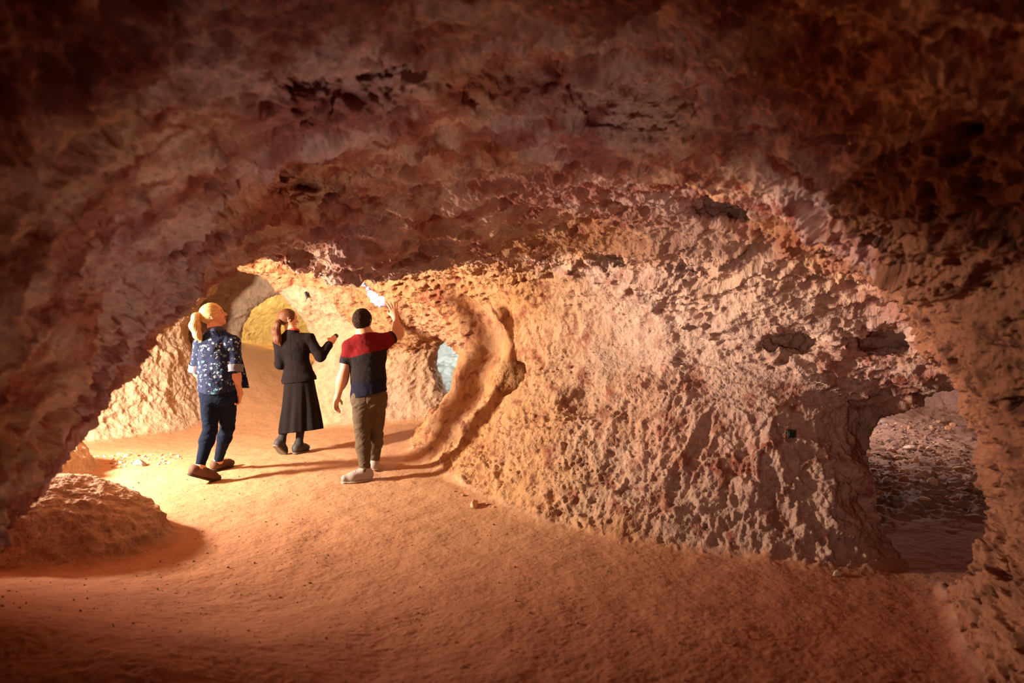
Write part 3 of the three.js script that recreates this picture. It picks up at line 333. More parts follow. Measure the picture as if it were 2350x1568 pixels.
function handField(wrist, along, out, side, curl, spread, thumb, size = 1) {   // out: back of the hand; side: towards the thumb
  along = unit3(along); side = unit3(sub3(side, add3([0, 0, 0], along, dot3(side, along)))); const back = cross3(along, side), nb = dot3(back, out) < 0 ? [-back[0], -back[1], -back[2]] : back, s = size, pt = (a, b, c) => add3(add3(add3(wrist, along, a * s), side, b * s), nb, c * s), parts = [];
  parts.push(blob(pt(0.045, 0, 0), [0.05 * s, 0.040 * s, 0.0155 * s], [along, side, nb]), cap(wrist, pt(0.03, 0, 0), 0.025 * s, 0.022 * s));
  const fingers = [];
  [[0.027, 0.075], [0.009, 0.083], [-0.009, 0.077], [-0.026, 0.06]].forEach(([b, len], i) => { const c = curl[i], sp = b * spread; let p = pt(0.082, b, 0.002), dir = 0, seq = [p], q = [0.082, b, 0.002];
    [0.46, 0.31, 0.23].forEach((f, j) => { dir += c * [0.75, 1.1, 0.8][j]; q = [q[0] + Math.cos(dir) * len * f, q[1] + sp * f * 1.5, q[2] - Math.sin(dir) * len * f]; seq.push(pt(...q)); });
    fingers.push(join(0.004, ...chain(seq, [0.0098 * s, 0.0088 * s, 0.008 * s, 0.007 * s]))); });
  const t0 = pt(0.022, 0.024, -0.004), t1 = pt(0.05 + 0.01 * thumb[0], 0.045 + 0.012 * thumb[0], -0.012 - 0.014 * thumb[1]), t2 = pt(0.078, 0.05 + 0.014 * thumb[0] - 0.014 * thumb[1], -0.018 - 0.02 * thumb[1]), th = join(0.006, ...chain([t0, t1, t2], [0.014 * s, 0.0105 * s, 0.0085 * s]));
  const palm = join(0.018, ...parts);
  return { field: (x, y, z) => { let a = smin(palm(x, y, z), th(x, y, z), 0.012); for (const f of fingers) a = smin(a, f(x, y, z), 0.006); return a; }, at: pt(0.08, 0, 0), pt };
}
function headField(c, fwd, tilt, s = 1) {               // c: middle of the head
  let f = unit3(fwd), r = unit3(cross3(f, [tilt, 1, 0])), u = cross3(r, f);
  const P = (a, b, d) => add3(add3(add3(c, r, a * s), u, b * s), f, d * s), R = [r, u, f];
  const skull = join(0.03, blob(P(0, 0.022, -0.012), [0.075 * s, 0.088 * s, 0.094 * s], R), blob(P(0, -0.035, 0.035), [0.056 * s, 0.073 * s, 0.052 * s], R), blob(P(0, -0.088, 0.062), [0.026 * s, 0.02 * s, 0.024 * s], R), blob(P(0, 0.035, 0.06), [0.055 * s, 0.04 * s, 0.028 * s], R));
  const nose = join(0.008, cap(P(0, 0.008, 0.085), P(0, -0.026, 0.109), 0.008 * s, 0.012 * s), cap(P(-0.012, -0.03, 0.093), P(0.012, -0.03, 0.093), 0.008 * s, 0.008 * s));
  const lips = join(0.004, cap(P(-0.018, -0.057, 0.083), P(0.018, -0.057, 0.083), 0.007 * s, 0.007 * s), cap(P(0, -0.054, 0.09), P(0, -0.062, 0.088), 0.009 * s, 0.008 * s)), brow = cap(P(-0.035, 0.024, 0.079), P(0.035, 0.024, 0.079), 0.012 * s, 0.012 * s);
  const eyes = [-1, 1].map((e) => blob(P(0.031 * e, 0.004, 0.079), [0.017 * s, 0.010 * s, 0.014 * s], R)), balls = [-1, 1].map((e) => blob(P(0.031 * e, 0.004, 0.070), [0.0125 * s, 0.0125 * s, 0.0125 * s], R));
  const ears = [-1, 1].map((e) => join(0.006, blob(P(0.077 * e, -0.005, -0.008), [0.008 * s, 0.031 * s, 0.019 * s], R), cap(P(0.08 * e, 0.02, -0.014), P(0.084 * e, 0.008, -0.026), 0.006 * s, 0.006 * s))), earIn = [-1, 1].map((e) => blob(P(0.087 * e, -0.002, -0.006), [0.006 * s, 0.018 * s, 0.010 * s], R));
  const field = (x, y, z) => { let a = skull(x, y, z); if (a > 0.06) return a - 0.02; a = smin(a, nose(x, y, z), 0.012); a = smin(a, brow(x, y, z), 0.014); a = smin(a, lips(x, y, z), 0.006); for (let i = 0; i < 2; i++) { a = smax(a, -eyes[i](x, y, z), 0.008); a = Math.min(a, balls[i](x, y, z)); a = smin(a, smax(ears[i](x, y, z), -earIn[i](x, y, z), 0.004), 0.006); } return a; };
  const local = (x, y, z) => { const w = [x - c[0], y - c[1], z - c[2]]; return [dot3(w, r) / s, dot3(w, u) / s, dot3(w, f) / s]; };
  return { field, local, P, R, lips };
}
function makeBody(J, hands, head, male, yaw) {          // one skin: trunk, limbs, neck; head and hands on finer grids
  const m = male ? 1.12 : 1, bel = J.belly ?? J.waist, limbs = [
    trunk(J.pelvis, bel, 0.145 * m, 0.10, 0.115 * m, 0.085 * m, yaw), trunk(bel, J.chest, 0.118 * m, 0.085 * m, 0.145 * m, 0.095 * m, yaw), trunk(J.chest, add3(J.neckBase, [0, -0.05, 0]), 0.145 * m, 0.095 * m, 0.09 * m, 0.06 * m, yaw),
    cap(J.shL, J.shR, 0.052 * m, 0.052 * m), cap(add3(J.neckBase, [0, 0.035, 0]), lerp3(J.neckBase, J.shL, 0.75), 0.055 * m, 0.05 * m), cap(add3(J.neckBase, [0, 0.035, 0]), lerp3(J.neckBase, J.shR, 0.75), 0.055 * m, 0.05 * m), cap(J.neckBase, J.neckTop, 0.058 * m, 0.052 * m), cap(J.neckTop, add3(J.head, [0, -0.02, 0]), 0.052 * m, 0.055 * m),
    cap(J.shL, J.elL, 0.05 * m, 0.037 * m), cap(J.elL, J.wrL, 0.039 * m, 0.025 * m), cap(J.shR, J.elR, 0.05 * m, 0.037 * m), cap(J.elR, J.wrR, 0.039 * m, 0.025 * m),
    cap(lerp3(J.elL, J.wrL, 0.25), lerp3(J.elL, J.wrL, 0.3), 0.041 * m, 0.040 * m), cap(lerp3(J.elR, J.wrR, 0.25), lerp3(J.elR, J.wrR, 0.3), 0.041 * m, 0.040 * m),
    cap(J.hipL, J.knL, 0.08, 0.048), cap(J.knL, J.anL, 0.048, 0.032), cap(J.hipR, J.knR, 0.08, 0.048), cap(J.knR, J.anR, 0.048, 0.032),
    cap(J.anL, J.heelL, 0.029, 0.026), cap(J.heelL, J.ballL, 0.026, 0.026), cap(J.anL, J.ballL, 0.029, 0.025), cap(J.anR, J.heelR, 0.029, 0.026), cap(J.heelR, J.ballR, 0.026, 0.026), cap(J.anR, J.ballR, 0.029, 0.025)];
  const f = join(0.045, ...limbs), [lo, hi] = boundsOf(Object.values(J).filter((p, i) => i), 0.2);
  const tint = (x, y, z) => { const k = 1 + 0.06 * noise(x * 30, y * 30, z * 30); return [0.62 * k, 0.31 * k, 0.2 * k]; };
  const shade = (x, y, z) => { const l = head.lips(x, y, z), [a, b, d] = head.local(x, y, z), t = tint(x, y, z); if (l < 0.004) return [0.5, 0.17, 0.13]; if (Math.hypot(Math.abs(a) - 0.031, b - 0.004) < 0.0055 && d > 0.07) return [0.06, 0.04, 0.03]; if (Math.abs(Math.abs(a) - 0.033) < 0.02 && Math.abs(b - 0.028) < 0.004 && d > 0.06) return [0.22, 0.12, 0.07]; if (d > 0.06 && Math.abs(b - 0.004) < 0.009 && Math.abs(Math.abs(a) - 0.031) < 0.013) return [0.7, 0.6, 0.55]; return t; };
  const list = [meshField(f, lo, hi, 0.012, tint)];
  const neck = cap(J.neckTop, add3(J.head, [0, -0.02, 0]), 0.052 * m, 0.055 * m);
  list.push(meshField((x, y, z) => smin(head.field(x, y, z), neck(x, y, z), 0.03), add3(J.head, [-0.15, -0.17, -0.15]), add3(J.head, [0.15, 0.15, 0.15]), 0.0042, shade));
  hands.forEach((h, i) => { const w = i ? J.wrR : J.wrL, e = i ? J.elR : J.elL, arm = cap(lerp3(w, e, 0.25), w, 0.029 * m, 0.025 * m), [l2, h2] = [add3(h.at, [-0.14, -0.14, -0.14]), add3(h.at, [0.14, 0.14, 0.14])]; list.push(meshField((x, y, z) => smin(h.field(x, y, z), arm(x, y, z), 0.02), l2, h2, 0.0035, tint)); });
  return mergeGeometries(list);
}
function shoeGeometries(an, heel, ball, wide, longer = 0.05, rise = 0.012, open = 0.032) {   // upper, sole
  const dir = unit3(sub3(ball, heel)), toe = add3(ball, dir, longer), up = unit3(add3([0, 1, 0], dir, -dir[1])), side = cross3(dir, up), low = (p, q) => add3(p, up, q);
  const fu = join(0.03, cap(low(heel, 0.0), low(ball, 0.0), 0.040 * wide, 0.044 * wide), cap(ball, toe, 0.044 * wide, 0.032 * wide), cap(low(heel, 0.03), lerp3(heel, ball, 0.35), 0.038 * wide, 0.04 * wide), cap(lerp3(heel, an, 0.2), low(an, 0.01), 0.038 * wide, 0.040 * wide), cap(lerp3(an, ball, 0.05), ball, 0.041 * wide, 0.036 * wide));
  const h0 = dot3(heel, up) - 0.034, lowest = (x, y, z) => dot3([x, y, z], up) - h0, top = dot3(an, up) + rise, flat = join(0.03, cap(low(heel, -0.02), low(ball, -0.022), 0.041 * wide, 0.047 * wide), cap(low(ball, -0.022), low(toe, -0.024), 0.047 * wide, 0.033 * wide));
  const lace = (x, y, z) => { const p = sub3([x, y, z], heel), t = dot3(p, dir) / Math.hypot(...sub3(ball, heel)); return t > 0.3 && t < 0.9 && Math.abs(dot3(p, side)) < 0.024 ? 0.0035 * Math.sin(t * 60) : 0; };
  const hollow = cap(low(an, 0.0), low(an, 0.08), open, open + 0.004), [lo, hi] = boundsOf([an, heel, ball, toe], 0.09);
  const upper = meshField((x, y, z) => Math.max(smax(fu(x, y, z), -lowest(x, y, z), 0.008), -hollow(x, y, z), dot3([x, y, z], up) - top) - lace(x, y, z), lo, hi, 0.0055);
  const sole = meshField((x, y, z) => Math.max(flat(x, y, z) - 0.003, Math.abs(lowest(x, y, z) + 0.004) - 0.009), lo, hi, 0.0055);
  return [upper, sole];
}
function shoes(who, J, wide, upperMat, soleMat, name, longer, rise, open) { for (const s of ['L', 'R']) { const [u, so] = shoeGeometries(J['an' + s], J['heel' + s], J['ball' + s], wide, longer, rise, open); const p = part(who, name, u, upperMat); part(p, 'sole', so, soleMat); } }
const wrinkle = (amp, fx, fy, fz) => (x, y, z) => amp * (fbm(x * fx, y * fy, z * fz, 2) + 0.6 * ridged(x * fx * 0.8 + 9 + y * 3, y * fy * 1.2 - x * 3, z * fz * 0.8, 2)) + 0.0045 * ridged(x * 11 + y * 9, y * 8 - x * 8, z * 10, 2);
function legs(J, puff, hemL, hemR, wr, top, yaw = 0) {
  const g = join(0.03, trunk(J.pelvis, add3(J.pelvis, [0, top, 0]), 0.15 + puff, 0.105 + puff, 0.14 + puff, 0.1 + puff, yaw), cap(J.hipL, J.knL, 0.088 + puff, 0.058 + puff), cap(J.hipR, J.knR, 0.088 + puff, 0.058 + puff)), hl = lerp3(J.knL, J.anL, hemL), hr = lerp3(J.knR, J.anR, hemR);
  const low = join(0.02, cap(J.knL, hl, 0.060 + puff, 0.040 + puff), cap(lerp3(J.knL, J.anL, 0.3), lerp3(J.knL, J.anL, 0.32), 0.064 + puff, 0.062 + puff)), low2 = join(0.02, cap(J.knR, hr, 0.060 + puff, 0.040 + puff), cap(lerp3(J.knR, J.anR, 0.3), lerp3(J.knR, J.anR, 0.32), 0.064 + puff, 0.062 + puff));
  return (x, y, z) => smin(smin(g(x, y, z), low(x, y, z), 0.02), low2(x, y, z), 0.02) + wr(x, y, z);
}
function ponytail(who, pts, rs, mat, tieMat, groove) {
  const c = join(0.03, ...chain(pts, rs)), [lo, hi] = boundsOf(pts, 0.09);
  part(who, 'ponytail', meshField((x, y, z) => c(x, y, z) + 0.6 * groove * Math.sin(x * 520 + 14 * fbm(x * 9, y * 5, z * 9, 2)) + groove * 2.5 * fbm(x * 34, y * 7, z * 34, 2) + 0.006 * fbm(x * 9, y * 4, z * 9, 2), lo, hi, 0.0036, (x, y, z) => { const k = 1 + 1.1 * fbm(x * 90, y * 7, z * 90, 3); return mat.userData.tone.map((q) => q * k); }), mat);
  const d = V3(sub3(pts[1], pts[0])).normalize(), t = new THREE.TorusGeometry(rs[0] * 0.85, 0.007, 8, 20); t.applyQuaternion(new THREE.Quaternion().setFromUnitVectors(new THREE.Vector3(0, 0, 1), d)); t.translate(...pts[0]); part(who, 'hair_tie', t, tieMat);
}
const hairMat = (name, tone) => { const m = new THREE.MeshPhysicalMaterial({ name, vertexColors: true, roughness: 0.5, specularIntensity: 0.5 }); m.userData.tone = tone; return m; };
function hairCap(who, head, J, shape, thick, mat, groove) { // hair over the skull where shape(side, up, forward) is above nought
  const f = (x, y, z) => { const [a, b, d] = head.local(x, y, z), k = Math.sqrt((a / 0.075) ** 2 + ((b - 0.022) / 0.088) ** 2 + ((d + 0.012) / 0.094) ** 2), ex = (k - 1) * 0.075 - thick; return smax(ex + groove(a, b, d), -shape(a, b, d), 0.008); };
  part(who, 'hair', meshField(f, add3(J.head, [-0.14, -0.15, -0.14]), add3(J.head, [0.14, 0.16, 0.14]), 0.0034, (x, y, z) => { const [a, b, d] = head.local(x, y, z), k = 1 + 1.0 * fbm(a * 26, b * 110, d * 14, 3); return mat.userData.tone.map((q) => q * k); }), mat);
}
// woman in the navy print blouse
{
  const J = POSE_BLOUSE, who = thing('person', 'woman with a blonde ponytail in a navy bird-print blouse and dark jeans, looking up', 'person', J.at);
  const head = headField(J.head, [0.88, 0.3, -0.36], 0), hl = handField(J.wrL, sub3(J.tipL, J.wrL), [-1, 0, 0], [0, 0.3, -1], [0.4, 0.5, 0.5, 0.5], 0, [0.3, 0.6], 0.94), hr = handField(J.wrR, sub3(J.tipR, J.wrR), [0.9, 0, 0.5], [-0.6, 0.1, -0.8], [0.55, 0.75, 0.85, 0.9], 0, [0.4, 0.8], 0.97);
  part(who, 'body', makeBody(J, [hl, hr], head, false, 0.1), SKIN);
  const blonde = hairMat('blonde hair', [0.56, 0.36, 0.15]), tie = cloth([0.45, 0.2, 0.08]);
  hairCap(who, head, J, (a, b, d) => Math.min(0.055 - d + Math.max(0, b - 0.03) * 0.35, 0.006 + Math.max(0, 0.075 + b) - Math.max(0, d + 0.012) * 1.25 + Math.max(0, -d) * 0.3), 0.011, blonde, (a, b, d) => 0.0012 * Math.sin(b * 420 + d * 90 + 26 * fbm(a * 6, b * 6, d * 6, 2)) + 0.002 * fbm(a * 20, b * 90, d * 14, 2));
  ponytail(who, [J.pt0, J.pt1, J.pt2, J.pt3, J.pt4], [0.02, 0.036, 0.045, 0.036, 0.010], blonde, tie, 0.002);
  // blouse: loose trunk, elbow sleeves, collar, an open front that swings out on the right
  const hemC = add3(J.pelvis, [-0.01, 0.0, 0]), wr = wrinkle(0.018, 8, 6, 8), tr = join(0.05, trunk(hemC, J.belly, 0.178, 0.135, 0.165, 0.125, 0.1), trunk(J.belly, J.chest, 0.165, 0.125, 0.168, 0.12, 0.1), trunk(J.chest, add3(J.neckBase, [0, -0.04, 0]), 0.168, 0.12, 0.1, 0.078, 0.1), cap(J.shL, J.shR, 0.07, 0.07), cap(add3(J.neckBase, [0, 0.045, 0]), lerp3(J.neckBase, J.shL, 0.8), 0.068, 0.066), cap(add3(J.neckBase, [0, 0.045, 0]), lerp3(J.neckBase, J.shR, 0.8), 0.068, 0.066));
  const cuffL = lerp3(J.shL, J.elL, 0.98), cuffR = lerp3(J.shR, J.elR, 0.92), sl = join(0.03, cap(J.shL, cuffL, 0.068, 0.066), cap(J.shR, cuffR, 0.068, 0.068)), slab = [J.fl0, J.fl1, J.fl2, J.fl3, J.fl4];
  const flap = (x, y, z) => { const t = clamp((J.fl0[1] - y) / (J.fl0[1] - J.fl2[1]), 0, 1), left = mix(J.fl0[0] - 0.06, J.fl3[0], t), right = mix(J.fl0[0], J.fl2[0], Math.pow(t, 0.8)), zc = mix(-0.07, -0.12, t) + 0.014 * Math.sin(x * 40 + y * 8); return Math.max(left - x, x - right, y - J.fl0[1], J.fl2[1] - 0.004 - y + 0.12 * (J.fl2[0] - x) * 0, Math.abs(z - zc) - 0.009); };
  const hemY = (x, z) => J.pelvis[1] + 0.02 + 0.035 * Math.cos((x - 0.05) * 16) * -0.4, shirt = (x, y, z) => smin(Math.max(smin(Math.max(tr(x, y, z), hemY(x, z) - y), sl(x, y, z), 0.02) + wr(x, y, z) - 0.004, y - (J.neckBase[1] + 0.075 + (x - J.neckBase[0]) * 0.25)), flap(x, y, z), 0.012);
  const print = (x, y, z) => { worley(x * 26 + 0.9 * noise(x * 7, y * 7, z * 7), y * 26, z * 26); const id = WOR[2], f1 = WOR[0]; const a = GX[id] * 1.2, cx = (WX[id] - 0.5) * 0.2; let hit = false; const q = noise(x * 120 + id * 9, y * 120, z * 120), s = noise(x * 75, y * 60 + id * 3, z * 75); hit = (f1 < 0.35 && q + 0.7 * s > 0.02) || (f1 < 0.12) || (noise(x * 70, y * 70 + 50, z * 70) > 0.57); if (!hit) { const k = 1 + 0.3 * q; return [0.012 * k, 0.018 * k, 0.055 * k]; } return id % 4 === 0 ? [0.10, 0.32, 0.33] : [0.36, 0.43, 0.44]; };
  part(who, 'blouse', meshField(shirt, [-0.28, 0.78, -0.24], [0.36, 1.48, 0.24], 0.0042, print), cloth(null, 0.9, { specularIntensity: 0.4 }));
  const cuff = (s, c, e) => { const ax = unit3(sub3(e, s)), g = new THREE.CylinderGeometry(0.079, 0.077, 0.062, 28, 4, true), p = g.attributes.position; for (let i = 0; i < p.count; i++) { const k = 1 + 0.05 * noise(p.getX(i) * 30, p.getY(i) * 30, p.getZ(i) * 30); p.setX(i, p.getX(i) * k); p.setZ(i, p.getZ(i) * k); } g.computeVertexNormals(); const b = new THREE.TorusGeometry(0.074, 0.007, 8, 28); b.rotateX(Math.PI / 2); b.translate(0, -0.031, 0); const m = mergeGeometries([g, b]); m.applyQuaternion(new THREE.Quaternion().setFromUnitVectors(new THREE.Vector3(0, -1, 0), V3(ax))); m.translate(...c); return m; };
  for (const [s, c, e] of [[J.shL, cuffL, J.elL], [J.shR, cuffR, J.elR]]) part(who, 'cuff', cuff(s, c, e), cloth([0.15, 0.15, 0.19], 0.95, { side: THREE.DoubleSide }), 'plain grey turned-up cuff');
  const col = new THREE.TorusGeometry(0.067, 0.014, 10, 32); col.scale(1, 1, 1.9); col.rotateX(Math.PI / 2 - 0.12); col.rotateZ(0.2); col.translate(J.neckBase[0] + 0.0, J.neckBase[1] + 0.07, J.neckBase[2]); part(who, 'collar', col, cloth([0.03, 0.04, 0.09], 0.8));
  part(who, 'jeans', meshField(legs(J, 0.009, 1.0, 1.0, (x, y, z) => 0.012 * ridged(x * 5 + y * 5, y * 14 - x * 5, z * 6, 3) * (0.3 + 0.7 * Math.max(sstep(0.2, 0.0, Math.abs(y - 0.5)), sstep(0.27, 0.12, y), sstep(0.14, 0, Math.abs(y - 0.74)))) - 0.004 + 0.006 * sstep(0.45, 0.2, y), 0.08), [-0.32, 0.05, -0.55], [0.32, 0.95, 0.28], 0.0075, (x, y, z) => { const k = 1 + 0.35 * noise(x * 20, y * 12, z * 20) + 0.2 * noise(x * 150, y * 150, z * 150); return [0.006 * k, 0.0105 * k, 0.026 * k]; }), cloth(null, 1, { specularIntensity: 0.2 }));
  shoes(who, J, 0.95, cloth([0.095, 0.036, 0.018], 0.8), cloth([0.05, 0.025, 0.015], 0.9), 'shoe', 0.055, 0.014, 0.03);
}
// woman in the black jacket and long black skirt
{
  const J = POSE_COAT, who = thing('person_001', 'woman with an auburn ponytail in black jacket and long black skirt, holding up a flashlight', 'person', J.at);
  const head = headField(J.head, [0.82, -0.03, -0.55], 0), hl = handField(J.wrL, sub3(J.tipL, J.wrL), [-1, 0, 0], [0, 1, 0], [0.5, 0.6, 0.6, 0.6], 0, [0.3, 0.6], 0.94), torchDir = unit3([0.24, 0.41, -1.1]);
  const hr = handField(J.wrR, sub3(J.tipR, J.wrR), [0.3, -0.6, 0.75], [-0.75, 0.6, 0.1], [0.75, 0.85, 0.9, 0.95], 0, [0.5, 0.9], 0.97);
  part(who, 'body', makeBody(J, [hl, hr], head, false, 0.15), SKIN);
  const auburn = hairMat('auburn hair', [0.115, 0.042, 0.018]), tie = cloth([0.5, 0.42, 0.33]);
  hairCap(who, head, J, (a, b, d) => Math.min(0.055 - d + Math.max(0, b - 0.03) * 0.35, 0.004 + Math.max(0, 0.07 + b) - Math.max(0, d + 0.012) * 1.2 + Math.max(0, -d) * 0.3), 0.009, auburn, (a, b, d) => 0.001 * Math.sin(b * 420 + d * 90 + 26 * fbm(a * 6, b * 6, d * 6, 2)) + 0.002 * fbm(a * 20, b * 90, d * 14, 2));
  ponytail(who, [J.pt0, J.pt1, J.pt2, J.pt3, J.pt4], [0.018, 0.034, 0.045, 0.042, 0.012], auburn, tie, 0.002);
  const waist = J.waist, hem = add3(J.pelvis, [0.0, 0.05, 0]), wr = wrinkle(0.007, 8, 8, 8);
  const tr = join(0.05, trunk(hem, waist, 0.198, 0.155, 0.132, 0.108, 0.15), trunk(waist, J.chest, 0.132, 0.108, 0.172, 0.118, 0.15), trunk(J.chest, add3(J.neckBase, [0, -0.04, 0]), 0.172, 0.118, 0.1, 0.075, 0.15), cap(J.shL, J.shR, 0.072, 0.068), cap(add3(J.neckBase, [0, 0.045, 0]), lerp3(J.neckBase, J.shL, 0.8), 0.068, 0.066), cap(add3(J.neckBase, [0, 0.045, 0]), lerp3(J.neckBase, J.shR, 0.8), 0.068, 0.066));
  const slL = join(0.03, cap(J.shL, J.elL, 0.07, 0.058), cap(J.elL, lerp3(J.elL, J.wrL, 0.97), 0.058, 0.046)), slR = join(0.03, cap(J.shR, J.elR, 0.07, 0.06), cap(J.elR, lerp3(J.elR, J.wrR, 0.9), 0.06, 0.05));
  const tilt = (x) => hem[1] - 0.035 + (x - hem[0]) * 0.12, jacket = (x, y, z) => Math.max(smin(Math.max(tr(x, y, z), tilt(x) - y), Math.min(slL(x, y, z), slR(x, y, z)), 0.03) + wr(x, y, z), y - (J.neckBase[1] + 0.055 - (x - J.neckBase[0]) * 0.05)) + 0.003 * sstep(0.006, 0, Math.abs(x - 0.0 - (y - 1.2) * -0.1));
  const black = cloth([0.010, 0.007, 0.008], 1, { specularIntensity: 0.25 });
  part(who, 'jacket', meshField(jacket, [-0.3, 0.76, -0.3], [0.46, 1.46, 0.24], 0.0065), black);
  const lap = new THREE.TorusGeometry(0.07, 0.016, 10, 32); lap.scale(1, 1, 2.0); lap.rotateX(Math.PI / 2 - 0.1); lap.translate(J.neckBase[0], J.neckBase[1] + 0.048, J.neckBase[2]); part(who, 'jacket_collar', lap, black);
  const red = new THREE.TorusGeometry(0.062, 0.012, 10, 32); red.scale(1, 1, 1.8); red.rotateX(Math.PI / 2 - 0.1); red.translate(J.neckBase[0] + 0.004, J.neckBase[1] + 0.074, J.neckBase[2]); part(who, 'blouse_collar', red, cloth([0.42, 0.03, 0.02], 0.8), 'red blouse collar');
  const foot = [0.065, 0.28, 0.0], sk = trunk(foot, add3(J.pelvis, [0, 0.16, 0]), 0.232, 0.2, 0.148, 0.118, 0.1), fold = (x, y, z) => { const a = Math.atan2(z - foot[2], x - foot[0]), t = sstep(0.95, 0.3, y); return t * (0.014 * Math.sin(a * 7 + 0.6 + 2 * noise(x * 2, y * 1.5, z * 2)) + 0.006 * Math.sin(a * 13 + 2)) ; };
  part(who, 'skirt', meshField((x, y, z) => Math.max(sk(x, y, z) + fold(x, y, z), 0.255 + (x - 0.065) * 0.12 + (z) * 0.1 - y), [-0.25, 0.17, -0.28], [0.36, 1.05, 0.28], 0.008), black);
  part(who, 'tights', meshField(join(0.03, cap(J.knL, J.anL, 0.056, 0.039), cap(J.knR, J.anR, 0.056, 0.039), cap(J.anL, J.ballL, 0.040, 0.036), cap(J.anR, J.ballR, 0.040, 0.036), cap(J.anL, J.heelL, 0.040, 0.036), cap(J.anR, J.heelR, 0.040, 0.036)), [-0.3, 0.0, -0.25], [0.2, 0.5, 0.25], 0.0075), cloth([0.012, 0.01, 0.012], 0.8));
  shoes(who, J, 0.98, cloth([0.03, 0.025, 0.027], 0.7), cloth([0.16, 0.12, 0.09], 0.9), 'shoe', 0.05);
  // the torch in her hand
  const grip = add3(hr.pt(0.085, 0.012, -0.032), torchDir, 0.03), tAt = add3(J.at, grip), torch = thing('flashlight', 'small pale flashlight with a black head held up by the woman in black', 'flashlight', tAt), q = new THREE.Quaternion().setFromUnitVectors(new THREE.Vector3(0, 1, 0), V3(torchDir));
  const lathe = (pts, n = 28) => { const g = new THREE.LatheGeometry(pts.map((p) => new THREE.Vector2(p[0] * 1.2, p[1])), n); g.applyQuaternion(q); return g; };
  part(torch, 'barrel', lathe([[0.0001, -0.06], [0.015, -0.06], [0.0165, -0.057], [0.0165, 0.028], [0.0175, 0.034], [0.0001, 0.034]]), new THREE.MeshPhysicalMaterial({ color: 0xd8d0c8, roughness: 0.35 }));
  part(torch, 'lamp_head', lathe([[0.0178, 0.03], [0.022, 0.042], [0.023, 0.072], [0.021, 0.074], [0.020, 0.066], [0.006, 0.05], [0.0178, 0.03]]), new THREE.MeshPhysicalMaterial({ color: 0x0c0c0e, roughness: 0.4 }));
  part(torch, 'button', (() => { const g = new RoundedBoxGeometry(0.009, 0.016, 0.006, 2, 0.002); g.translate(0, 0.005, 0.0165); g.applyQuaternion(q); return g; })(), new THREE.MeshPhysicalMaterial({ color: 0x222226, roughness: 0.5 }));
  const lensM = new THREE.MeshStandardMaterial({ color: 0xffffff, emissive: new THREE.Color(0.75, 0.85, 1.0), emissiveIntensity: 3 }); part(torch, 'lens', (() => { const g = new THREE.CylinderGeometry(0.0195, 0.0195, 0.002, 24); g.translate(0, 0.068, 0); g.applyQuaternion(q); return g; })(), lensM, 'glowing bluish-white lens');
  const beam = new THREE.SpotLight(new THREE.Color().setRGB(0.2, 0.35, 1.0), BEAM.power, 0, BEAM.angle, 1, 2), tip = add3(tAt, torchDir, 0.08); beam.position.set(...tip); beam.target.position.set(...BEAM.target); beam.castShadow = true; beam.shadow.radius = 0.5; beam.name = 'flashlight_light'; scene.add(beam, beam.target);
}
